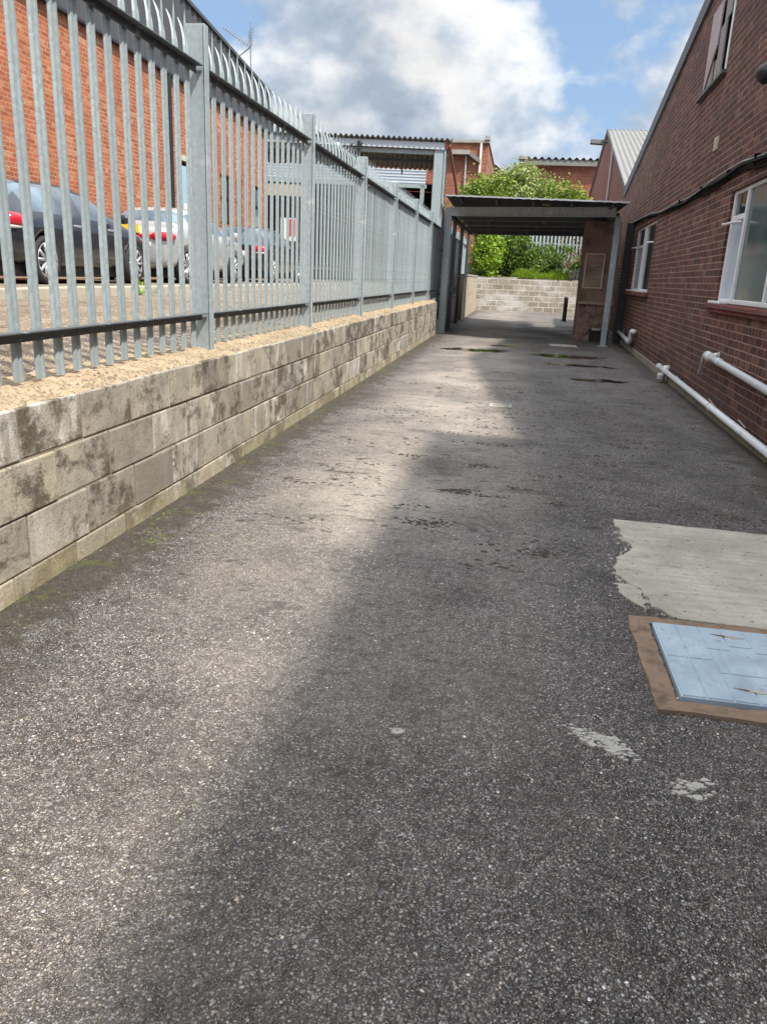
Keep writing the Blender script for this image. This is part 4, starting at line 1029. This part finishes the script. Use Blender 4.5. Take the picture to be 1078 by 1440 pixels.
# ------------------------------------------------------------------ steel loading bay
lb = thing('loading_bay', 'open grey steel loading bay with corrugated roof behind the fence', 'loading bay', (-6, 34, 1))
C0 = Vector((-3.22, 32.0, 0)); ax = Vector((.988, .152, 0)); ay = Vector((-.152, .988, 0))
def lbp(u, v, z): return C0 + ax * u + ay * v + Vector((0, 0, z))
def lbox(mb, u0, u1, v0, v1, z0, z1): mb.obox(lbp(u0, v0, z0), ax * (u1 - u0), ay * (v1 - v0), (0, 0, z1 - z0))
b = MB(); lbox(b, -.40, -.02, -.1, .1, .8, 6.2); lbox(b, -.02, .05, -.14, .14, .8, 6.2); b.build('column', M['galv'], lb, bevel=.01)
b = MB(); lbox(b, -.72, -.54, 5.0, 5.16, .8, 5.30); b.build('column', M['galv'], lb)
b = MB(); lbox(b, -9.3, -9.0, -.1, .1, .8, 6.2); b.build('column', M['galv2'], lb)
b = MB(); lbox(b, -9.4, -.02, -.16, -.102, 5.99, 6.23); b.build('beam', M['sheet'], lb)
b = MB(); lbox(b, -9.4, -.41, .0, .2, 5.82, 5.96); b.build('beam', M['galv'], lb)
b = MB(); lbox(b, -.015, .10, -.18, -.15, 6.02, 6.3); b.build('beam_end', M['redpaint'], lb)
b = MB(); corr_sheet(b, lbp(-9.6, -.30, 6.33), ax * 9.85, ay * 2.85 + Vector((0, 0, -.72)), .20, .045, (0, 0, 1), 8); b.build('roof', M['fibre'], lb, fix=False, smooth=True)
b = MB(); lbox(b, -9.4, -.4, 1.2, 1.3, 5.70, 5.80); b.build('purlin', M['galv_dark'], lb)
b = MB()
for k in range(10): lbox(b, -9.4, -.5, 5.24 - .03 * (k % 2), 5.32, 5.28 + k * .062, 5.34 + k * .062)
b.build('shutter', M['sheet'], lb)
b = MB(); lbox(b, -9.4, -.45, 5.0, 5.2, 5.12, 5.27); b.build('beam', M['galv'], lb)
b = MB(); lbox(b, -9.4, .2, 8.45, 8.55, .8, 5.3); b.build('back_wall', M['darkin'], lb)
b = MB(); lbox(b, -9.4, .2, 5.35, 8.44, 5.31, 5.36); b.build('ceiling', M['darkin'], lb)
b = MB(); lbox(b, .06, .12, .2, 8.4, .8, 5.9); b.build('side_wall', M['galv_dark'], lb)
b = MB(); lbox(b, -9.4, -6.0, 5.05, 5.12, 4.55, 5.05); b.build('panel', M['tan'], lb)
b = MB(); b.tube([lbp(.16, -.15, 6.15), lbp(.26, .2, 5.85), lbp(.62, 1.5, 4.9), lbp(.9, 3.0, 3.6)], .06, 8); b.build('red_pipe', M['redpaint'], lb)
for k in range(4):
    b = MB(); b.tube([lbp(-5.0 + k * .45, -.2, 6.0 - .02 * k), lbp(-4.7 + k * .42, -.22, 5.72 - .06 * (k % 2)), lbp(-4.2 + k * .36, -.2, 5.95 + .05 * k)], .022, 6); b.build('hanging_cable', M['black'], lb)
b = MB(); lbox(b, -3.32, -3.2, -.22, -.17, 5.45, 6.15); b.build('hanging_strap', M['black'], lb)
b = MB(); lbox(b, -1.62, -1.56, .21, .25, 5.1, 5.95); b.build('hanging_strap', M['black'], lb)
gl_ = thing('globe_lamp', 'small white globe lamp under the loading bay beam, just above the pale tips', 'lamp', tuple(lbp(-4.05, -.4, 5.95)))
b = MB(); b.lathe(lbp(-4.05, -.4, 5.85), (0, 0, 1), [(0, 0), (.02, .07), (.1, .12), (.18, .07), (.2, 0)], 14); b.build('globe', M['white'], gl_, smooth=True)
b = MB(); b.tube([lbp(-4.05, -.4, 6.04), lbp(-4.05, -.4, 6.1), lbp(-4.05, -.17, 6.12)], .02, 6); b.build('bracket', M['galv_dark'], gl_)
sg = thing('sign', 'white sign with a red panel beyond the parked cars, seen between pales', 'sign', (-8.6, 29.5, 1.03))
b = MB(); b.obox((-8.9, 29.45, 2.42), (.58, .09, 0), (0, .02, 0), (0, 0, .8)); b.build('board', M['signw'], sg)
b = MB(); b.obox((-8.60, 29.48, 2.6), (.25, .038, 0), (0, .015, 0), (0, 0, .58)); b.build('red_panel', M['signr'], sg)
b = MB(); b.obox((-8.65, 29.6, 1.03), (.08, 0, 0), (0, .08, 0), (0, 0, 2.1)); b.build('post', M['galv'], sg)

# ------------------------------------------------------------------ left brick building
lbld = thing('brick_building', 'long orange brick building with charcoal cladding behind the parked cars', 'building', (-10, 14, 1))
LX = -9.2
def lw(s_, z, d): return (LX - d, s_, z)
wins = [(24.15, 24.95, 2.66, 4.08), (25.55, 26.15, 2.66, 4.08), (27.3, 28.1, 2.66, 4.08)]
b = MB(); wall_holes(b, [(-4, .9), (28.75, .9), (28.75, 6.05), (-4, 6.05)], [rect(*w_) for w_ in wins] + [rect(21.15, 22.0, 1.04, 4.06)], lw, .25); b.build('wall', M['brick_l'], lbld)
b = MB(); b.box(-24, LX - .26, 28.5, 28.74, .9, 6.05); b.box(-24, LX - .26, -4, -3.7, .9, 6.05); b.build('wall', M['brick_f'], lbld)
def lroof(s_): return 8.55 - abs(s_ - 15) * .0985
b = MB(); k = 0; y_ = -4.0; step = .06; pr_ = []
while y_ < 28.9:
    ph = k % 6; pr_.append((LX + .05 + (.035 if ph in (0, 1, 2) else 0), y_)); k += 1; y_ += step
for i in range(len(pr_) - 1):
    (xa, ya), (xb, yb) = pr_[i], pr_[i + 1]
    b.add([(xa, ya, 5.98), (xb, yb, 5.98), (xb, yb, lroof(yb)), (xa, ya, lroof(ya))], [(0, 1, 2, 3)])
b.box(-24, LX + .03, -4, 28.9, 6.06, 6.6)
b.build('cladding', M['clad'], lbld, fix=False)
b = MB()
for (ya, yb) in ((-4, 15), (15, 29.0)):
    za, zb = lroof(ya), lroof(yb)
    b.add([(LX + .14, ya, za), (LX + .14, yb, zb), (-24, yb, zb), (-24, ya, za), (LX + .14, ya, za + .09), (LX + .14, yb, zb + .09), (-24, yb, zb + .09), (-24, ya, za + .09)],
          [(0, 1, 2, 3), (4, 7, 6, 5), (0, 4, 5, 1), (1, 5, 6, 2), (2, 6, 7, 3), (3, 7, 4, 0)])
b.build('roof', M['clad'], lbld)
b = MB(); b.box(LX + .002, LX + .12, -4, 28.85, 5.93, 5.978); b.build('flashing', M['gutter'], lbld)
b = MB(); b.tube([(LX + .09, 20.5, 5.92), (LX + .09, 20.5, 1.04)], .06, 8); b.build('drainpipe', M['gutter'], lbld)
b = MB(); b.box(LX - .1, LX - .04, 21.16, 21.99, 1.045, 3.95); d_ = b.build('door', M['bluedoor'], lbld)
b = MB(); b.box(LX - .039, LX - .03, 21.5, 21.8, 2.6, 3.0); b.build('notice', M['signw'], d_)
b = MB(); b.box(LX - .05, LX + .02, 21.0, 22.15, 4.065, 4.2); b.build('lintel', M['cream'], lbld)
for (a0, a1, c0, c1) in wins:
    b = MB(); b.box(LX - .1, LX - .03, a0, a0 + .06, c0, c1); b.box(LX - .1, LX - .03, a1 - .06, a1, c0, c1); b.box(LX - .1, LX - .03, a0 + .06, a1 - .06, c1 - .06, c1); b.box(LX - .1, LX - .03, a0 + .06, a1 - .06, c0, c0 + .06)
    b.box(LX - .1, LX - .03, a0 + .06, a1 - .06, 3.4, 3.46); w_ = b.build('window', M['gutter'], lbld)
    b = MB(); b.box(LX - .08, LX - .06, a0 + .06, a1 - .06, c0 + .06, c1 - .06); b.build('pane', M['glass_g'], w_)
b = MB(); b.box(LX + .002, LX + .03, 23.4, 28.7, 1.04, 2.45); b.build('low_dark_panel', M['darkin'], lbld)  # near-black panel low on the wall below the windows

# TV aerial
ae = thing('tv_aerial', 'skeletal television aerial on a thin mast above the cladding roof', 'aerial', (-10, 29.4, 7.2))
def T(*p, r=.012): return [tuple(p)], r
b = MB(); b.tube([(-10, 29.4, 7.0), (-10, 29.4, 9.55)], .022, 8); b.build('mast', M['alu'], ae)
tip = Vector((-10.8, 28.9, 9.25)); root = Vector((-10.02, 29.4, 8.78)); bd = (root - tip).normalized()
sd = bd.cross(Vector((0, 0, 1))).normalized(); upv = sd.cross(bd)
b = MB(); b.tube([tip, root], .014, 6)
b.build('boom', M['alu'], ae)
b = MB()
for k in range(11):
    p = tip.lerp(root, .02 + k * .085); L_ = .11 + .004 * k
    b.tube([p - sd * L_, p + sd * L_], .008, 4); b.tube([p - upv * L_ * .8, p + upv * L_ * .8], .007, 4)
b.build('director_elements', M['alu'], ae)
b = MB()
for sg_ in (1, -1):
    for k in range(6):
        c_ = root + upv * (sg_ * (.05 + .09 * k)) - bd * (.04 * k)
        b.tube([c_ - sd * .32, c_ + sd * .32], .008, 4)
    for j in (-.3, 0, .3):
        b.tube([root + sd * j, root + sd * j + upv * (sg_ * .52) - bd * .22], .008, 4)
b.build('reflector', M['alu'], ae)

# ------------------------------------------------------------------ cars
def make_car(name, label, loc, paint, kind, group='cars parked behind the fence', wbase=(.74, 3.34), rw_=.325, W=.90, L=4.15, Ht=1.0):
    """car built nose towards +Y, rear bumper at y = 0, wheels on z = 0"""
    t_ = thing(name, label, 'car', loc, group); LX0, LY0, LZ0 = loc
    if kind == 'hatch':
        st_ = [(0.0, .40, .62, .68, .80, .80), (.05, .30, .88, .98, .92, .74), (.16, .25, .93, 1.14, .97, .70), (.42, .22, .95, 1.36, 1, .64), (.62, .22, .955, 1.43, 1, .63), (1.0, .20, .95, 1.475, 1, .64), (1.62, .20, .94, 1.49, 1, .65), (1.70, .20, .94, 1.49, 1, .65),
               (2.2, .20, .93, 1.46, 1, .64), (2.46, .20, .925, 1.40, 1, .635), (3.12, .20, .91, .985, 1, .70), (3.5, .22, .85, .915, .985, .70), (3.9, .25, .74, .80, .94, .66), (L - .06, .3, .60, .66, .86, .6), (L, .4, .52, .56, .76, .55)]
        gl = (3, 8); rear = (1, 4); front = (9, 10); st_ = [(a, b, c * .955, d * .94, e, f) for a, b, c, d, e, f in st_]
    else:
        st_ = [(0.0, .40, .66, .72, .82, .76), (.04, .30, .88, .96, .92, .74), (.14, .25, .96, 1.02, .96, .74), (.55, .22, .97, 1.04, .985, .74), (.62, .22, .97, 1.06, .99, .74), (1.12, .2, .96, 1.37, 1, .62), (1.34, .2, .955, 1.42, 1, .62), (1.95, .2, .945, 1.44, 1, .63), (2.03, .2, .945, 1.44, 1, .63),
               (2.55, .2, .93, 1.41, 1, .62), (2.72, .2, .925, 1.36, 1, .62), (3.35, .2, .91, .98, 1, .72), (3.75, .22, .86, .92, .98, .72), (4.1, .25, .76, .82, .94, .66), (L - .06, .3, .62, .68, .86, .6), (L, .4, .54, .58, .76, .55)]
        gl = (5, 9); rear = (4, 5); front = (10, 11)
    m_ = MB(); ns = len(st_)
    def ringf(y_, zb, belt, top, wf, rw__):
        w_ = W * wf; half = [(0, zb), (w_ * .82, zb), (w_ * .95, zb + .10), (w_ * .99, zb + (belt - zb) * .45), (w_ * 1.0, belt - (belt - zb) * .25), (w_ * .965, belt), (max(rw__ * W * 1.08, rw__), top - .03) if top - belt > .15 else (w_ * .9, top - .02), (rw__ * W * .72, top + .015), (0, top + .025)]
        full = half + [(-x, z) for x, z in half[-2:0:-1]]
        return [(x, y_, z) for x, z in full]
    rings = [ringf(*q) for q in st_]; n = len(rings[0]); vs = [p for r_ in rings for p in r_]; fs = []; mi = []
    for i in range(ns - 1):
        for k in range(n):
            k2 = (k + 1) % n; fs.append((i * n + k, i * n + k2, (i + 1) * n + k2, (i + 1) * n + k))
            side = k in (5, n - 6); topk = k in (6, 7, n - 7, n - 8)
            g_ = 0
            if side and gl[0] <= i <= gl[1] and st_[i + 1][0] - st_[i][0] > .1: g_ = 1
            if topk and rear[0] <= i < rear[1]: g_ = 2
            if topk and front[0] <= i < front[1]: g_ = 3
            mi.append(g_)
    fs.append(tuple(range(n - 1, -1, -1))); mi.append(0); fs.append(tuple((ns - 1) * n + k for k in range(n))); mi.append(0)
    me = D.meshes.new('body'); me.from_pydata(vs, [], fs)
    for mm in (paint, M['carglass'], M['carglass'], M['carglass'], M['rubber']): me.materials.append(mm)
    me.polygons.foreach_set('material_index', mi)
    bm = bmesh.new(); bm.from_mesh(me); bmesh.ops.recalc_face_normals(bm, faces=bm.faces); bm.to_mesh(me); bm.free()
    tmp = D.objects.new('tmp_body', me); COL.objects.link(tmp)
    sb = tmp.modifiers.new('s', 'SUBSURF'); sb.levels = 2; sb.render_levels = 2
    cut = MB()
    for wy in wbase: cut.tube([(-W * 1.2, wy, rw_ + .01), (-W * .74, wy, rw_ + .01)], rw_ + .06, 28); cut.tube([(W * .74, wy, rw_ + .01), (W * 1.2, wy, rw_ + .01)], rw_ + .06, 28)
    co = cut.build('tmp_cut', M['rubber'], loc=(0, 0, 0)); co.data.materials.clear()
    for mm in (M['rubber'],): co.data.materials.append(mm)
    bo = tmp.modifiers.new('b', 'BOOLEAN'); bo.object = co; bo.operation = 'DIFFERENCE'; bo.solver = 'EXACT'; bo.material_mode = 'TRANSFER'
    bpy.context.view_layer.update(); dg = bpy.context.evaluated_depsgraph_get()
    res = D.meshes.new_from_object(tmp.evaluated_get(dg))
    names = [m2.name if m2 else '' for m2 in res.materials]
    P = [tuple(v.co) for v in res.vertices]
    groups = {}
    for p in res.polygons: groups.setdefault(min(p.material_index, 4) if True else 0, []).append(tuple(p.vertices))
    for gi in (2, 3):                                      # keep each screen one connected piece
        par = {}
        def find(a):
            while par.setdefault(a, a) != a: a = par[a]
            return a
        for x in groups.get(gi, []):
            for v in x[1:]: par[find(v)] = find(x[0])
        comp = {}
        for x in groups.get(gi, []): comp.setdefault(find(x[0]), []).append(x)
        if len(comp) > 1:
            big = max(comp, key=lambda q: len(comp[q])); groups[gi] = comp[big]
            for q in comp:
                if q != big: groups[0] += comp[q]
    def sub(ids, nm, mat):
        f_ = [x for i_ in ids for x in groups.get(i_, [])]
        if not f_: return None
        used = sorted({v for x in f_ for v in x}); mp = {v: i_ for i_, v in enumerate(used)}
        q = MB(); q.v = [(P[v][0] + LX0, P[v][1] + LY0, P[v][2] + LZ0) for v in used]; q.f = [tuple(mp[v] for v in x) for x in f_]
        mats = mat if isinstance(mat, list) else [mat]
        q.mi = []
        for i_ in ids: q.mi += [1 if (i_ == 4 and len(mats) > 1) else 0] * len(groups.get(i_, []))
        return q.build(nm, mats if len(mats) > 1 else mats[0], t_, smooth=True, fix=False)
    sub([0, 4], 'body', [paint, M['rubber']]); 
    
    allg = groups.get(1, [])
    for sg_ in (1, -1):
        groups[1] = [x for x in allg if P[x[0]][0] * sg_ > 0]; sub([1], 'side_window', M['carglass'])
    sub([2], 'rear_window', M['carglass']); sub([3], 'windscreen', M['carglass'])
    D.objects.remove(tmp); D.objects.remove(co); 
    def at(x, y_, z): return (LX0 + x, LY0 + y_, LZ0 + z)
    for wy in wbase:
        for sx in (1, -1):
            q = MB(); q.lathe(at(sx * (W - .20), wy, rw_), (sx, 0, 0), [(0, rw_ - .08), (0, rw_ - .02), (.03, rw_), (.15, rw_), (.185, rw_ - .02), (.19, rw_ - .075), (.17, rw_ - .085)], 28)
            wh = q.build('wheel', M['rubber'], t_, smooth=True)
            q = MB(); q.lathe(at(sx * (W - .08), wy, rw_), (sx, 0, 0), [(-.1, rw_ - .09), (.055, rw_ - .09), (.062, rw_ - .075), (.065, rw_ - .08), (.06, rw_ - .105), (-.02, rw_ - .115), (-.04, .0)], 28)
            q.build('rim', M['black'] if False else M['galv_dark'], wh, smooth=True)
            q = MB()
            for k in range(5):
                a = 2 * math.pi * k / 5 + .3
                for da in (-.16, .16):
                    c1_, s1_ = math.cos(a + da * .5), math.sin(a + da * .5); c2_, s2_ = math.cos(a + da * 1.7), math.sin(a + da * 1.7)
                    q.tube([at(sx * (W - .035), wy + .03 * c1_, rw_ + .03 * s1_), at(sx * (W - .02), wy + (rw_ - .095) * c2_, rw_ + (rw_ - .095) * s2_)], [.03, .02], 6)
            q.lathe(at(sx * (W - .05), wy, rw_), (sx, 0, 0), [(0, .06), (.03, .055), (.04, .03), (.04, 0)], 12)
            q.lathe(at(sx * (W - .03), wy, rw_), (sx, 0, 0), [(0, rw_ - .105), (.01, rw_ - .085), (.016, rw_ - .08), (.012, rw_ - .105), (0, rw_ - .105)], 28)
            q.build('spokes', M['alloy'], wh, smooth=True)
    def ell(c_, r3, nm, mat, n_=12, par=None):
        q = MB(); vs = []; fs = []
        for i_ in range(n_ + 1):
            th = math.pi * i_ / n_
            for j in range(n_ * 2):
                ph = math.pi * j / n_; cx_, cy_, cz_ = math.sin(th) * math.cos(ph), math.sin(th) * math.sin(ph), math.cos(th)
                e_ = .75
                vs.append(at(c_[0] + r3[0] * math.copysign(abs(cx_) ** e_, cx_), c_[1] + r3[1] * math.copysign(abs(cy_) ** e_, cy_), c_[2] + r3[2] * math.copysign(abs(cz_) ** e_, cz_)))
        m2 = n_ * 2
        for i_ in range(n_):
            for j in range(m2): fs.append((i_ * m2 + j, i_ * m2 + (j + 1) % m2, (i_ + 1) * m2 + (j + 1) % m2, (i_ + 1) * m2 + j))
        q.add(vs, fs); return q.build(nm, mat, par or t_, smooth=True)
    if kind == 'hatch':
        for sx in (1, -1):
            tl = ell((sx * (W - .17), .16, .815), (.175, .18, .10), 'tail_light', M['redlamp'])
            ell((sx * (W - .17), .155, .73), (.15, .165, .035), 'clear_lens', M['clearlamp'], par=tl)
    else:
        for sx in (1, -1): ell((sx * (W - .22), .10, .83), (.24, .14, .085), 'tail_light', M['redlamp'])
        q = MB(); q.box(LX0 - .6, LX0 + .6, LY0 - .012, LY0 + .05, LZ0 + .79, LZ0 + .86); q.build('light_strip', M['redlamp'], t_, bevel=.008)
    q = MB(); q.box(LX0 - .26, LX0 + .26, LY0 - .025, LY0 + .03, LZ0 + .66 + (.22 if kind != 'hatch' else 0), LZ0 + .78 + (.24 if kind != 'hatch' else 0)); q.build('number_plate', M['plate'], t_)
    for sx in (1, -1):
        my = 2.75 if kind == 'hatch' else 3.0
        ell((sx * (W + .10), my, 1.0), (.10, .06, .07), 'door_mirror', paint)
        for hy in ((1.55, 2.55) if kind == 'hatch' else (1.9, 2.85)):
            q = MB(); q.box(LX0 + sx * W * .985 - .015, LX0 + sx * W * .985 + .015, LY0 + hy - .09, LY0 + hy + .09, LZ0 + .80, LZ0 + .83); q.build('door_handle', M['alloy'] if kind == 'hatch' else paint, t_, bevel=.006)
        ell((sx * (W - .22), L - .16, .66), (.17, .12, .08), 'headlight', M['clearlamp'])
    q = MB(); q.box(LX0 - W * .8, LX0 + W * .8, LY0 + .2, LY0 + L - .2, LZ0 + .10, LZ0 + .26); q.build('underbody', M['black'], t_)
    return t_
make_car('parked_car', 'dark navy hatchback with a round red tail light parked nearest behind the fence', (-7.35, 9.62, 1.035), M['navy'], 'hatch')
make_car('parked_car', 'silver saloon with yellow rear plate parked ahead of the navy hatchback', (-7.25, 14.2, 1.035), M['silver'], 'saloon', L=4.4)
make_car('parked_car', 'black hatchback with red tail lights parked farthest along behind the fence', (-7.3, 19.9, 1.035), M['carblack'], 'hatch')

# ------------------------------------------------------------------ world, sun, camera
SUNV = Vector((.53, -.40, 1)).normalized()
elev = math.asin(SUNV.z); 
wd = D.worlds.new('World'); scene.world = wd; wd.use_nodes = True; nt = wd.node_tree; N = nt.nodes; LK = nt.links
bg = N['Background']; bg.inputs['Strength'].default_value = 1.0
sky = N.new('ShaderNodeTexSky'); sky.sky_type = 'NISHITA'; sky.sun_disc = False; sky.sun_elevation = elev
sky.sun_rotation = math.atan2(SUNV.x, SUNV.y); sky.air_density = 1.0; sky.dust_density = .6; sky.ozone_density = 1.2
tc = N.new('ShaderNodeTexCoord')
def wn(scale, mp, loc, det=8, rough=.6, dist=0):
    m = N.new('ShaderNodeMapping'); m.inputs['Scale'].default_value = mp; m.inputs['Location'].default_value = loc; LK.new(tc.outputs['Generated'], m.inputs[0])
    n_ = N.new('ShaderNodeTexNoise'); n_.inputs['Scale'].default_value = scale; n_.inputs['Detail'].default_value = det; n_.inputs['Roughness'].default_value = rough; n_.inputs['Distortion'].default_value = dist
    LK.new(m.outputs[0], n_.inputs['Vector']); return n_.outputs['Fac']
def wr_(fac, stops):
    r = N.new('ShaderNodeValToRGB'); e = r.color_ramp.elements
    while len(e) < len(stops): e.new(.5)
    for i, (p, c) in enumerate(stops): e[i].position = p; e[i].color = (c, c, c, 1) if isinstance(c, (int, float)) else (*c, 1)
    LK.new(fac, r.inputs[0]); return r.outputs[0]
def wmix(fac, a, b_, mode='MIX'):
    m = N.new('ShaderNodeMix'); m.data_type = 'RGBA'; m.blend_type = mode
    for sk, v in ((m.inputs[0], fac), (m.inputs[6], a), (m.inputs[7], b_)):
        if hasattr(v, 'is_linked'): LK.new(v, sk)
        elif isinstance(v, tuple): sk.default_value = (*v, 1)
        else: sk.default_value = v
    return m.outputs[2]
SK = .075
skm = wmix(1.0, sky.outputs[0], (SK, SK, SK), 'MULTIPLY')
def wmath(op, a, b_, clamp=False):
    m = N.new('ShaderNodeMath'); m.operation = op; m.use_clamp = clamp
    for i_, v in enumerate((a, b_)):
        if hasattr(v, 'is_linked'): LK.new(v, m.inputs[i_])
        else: m.inputs[i_].default_value = v
    return m.outputs[0]
MP = (1, 1, 1.55); LO = (3.3, .5, 1.1)
def dens(off):
    L_ = tuple(a + b_ for a, b_ in zip(LO, off))
    return wn(4.4, MP, L_, 8, .53, .0)
n1 = dens((0, 0, 0)); n2 = dens((.025, -.02, .06))
lit = wmath('ADD', wmath('MULTIPLY', wmath('SUBTRACT', n1, n2), 4.0), .43, True)
cover = wr_(n1, [(.40, 0), (.44, .7), (.50, 1)])
cloudc = wr_(lit, [(.05, (.215, .265, .335)), (.34, (.30, .355, .43)), (.55, (.42, .465, .52)), (.72, (.56, .58, .605)), (.92, (.68, .68, .68))])
thick = wr_(n1, [(.52, 1), (.72, .74)])
cloudc = wmix(1.0, cloudc, thick, 'MULTIPLY')
skm = wmix(.6, skm, (.25, .38, .58))
col = wmix(cover, skm, cloudc)
sx = N.new('ShaderNodeSeparateXYZ'); LK.new(tc.outputs['Generated'], sx.inputs[0])
# sky brightened towards the unseen zenith, added to fill the shade
upm = N.new('ShaderNodeMath'); upm.operation = 'MULTIPLY'; LK.new(wr_(sx.outputs[2], [(.32, 0.0), (.62, 1.0)]), upm.inputs[0]); upm.inputs[1].default_value = .8
col = wmix(upm.outputs[0], col, (1.38, 1.45, 1.56))
LK.new(col, bg.inputs['Color'])

sun = D.lights.new('sun', 'SUN'); sun.energy = 4.2; sun.angle = R(2.2); sun.color = (1, .95, .86)
so = D.objects.new('sun', sun); COL.objects.link(so); so.rotation_euler = (-SUNV).to_track_quat('-Z', 'Y').to_euler(); so.location = (10, -10, 20)

roll = math.atan2(168, 3590); pitch = R(17.1); yaw = R(8.75)
fw = Vector((-math.sin(yaw) * math.cos(pitch), math.cos(yaw) * math.cos(pitch), -math.sin(pitch)))
r_ = Vector((math.cos(yaw), math.sin(yaw), 0)); u_ = r_.cross(fw)
ir = r_ * math.cos(roll) + u_ * math.sin(roll); iu = -r_ * math.sin(roll) + u_ * math.cos(roll)
cam = D.cameras.new('camera'); cam.sensor_fit = 'VERTICAL'; cam.sensor_height = 36; cam.lens = 1085 / 1440 * 36; cam.clip_end = 2000; cam.clip_start = .05
c_o = D.objects.new('camera', cam); COL.objects.link(c_o)
c_o.matrix_world = Matrix(((ir.x, iu.x, -fw.x, 0), (ir.y, iu.y, -fw.y, 0), (ir.z, iu.z, -fw.z, H), (0, 0, 0, 1)))
scene.camera = c_o
scene.view_settings.view_transform = 'Standard'; scene.view_settings.look = 'None'; scene.view_settings.exposure = .72; scene.view_settings.gamma = 1
scene.cycles.max_bounces = 6
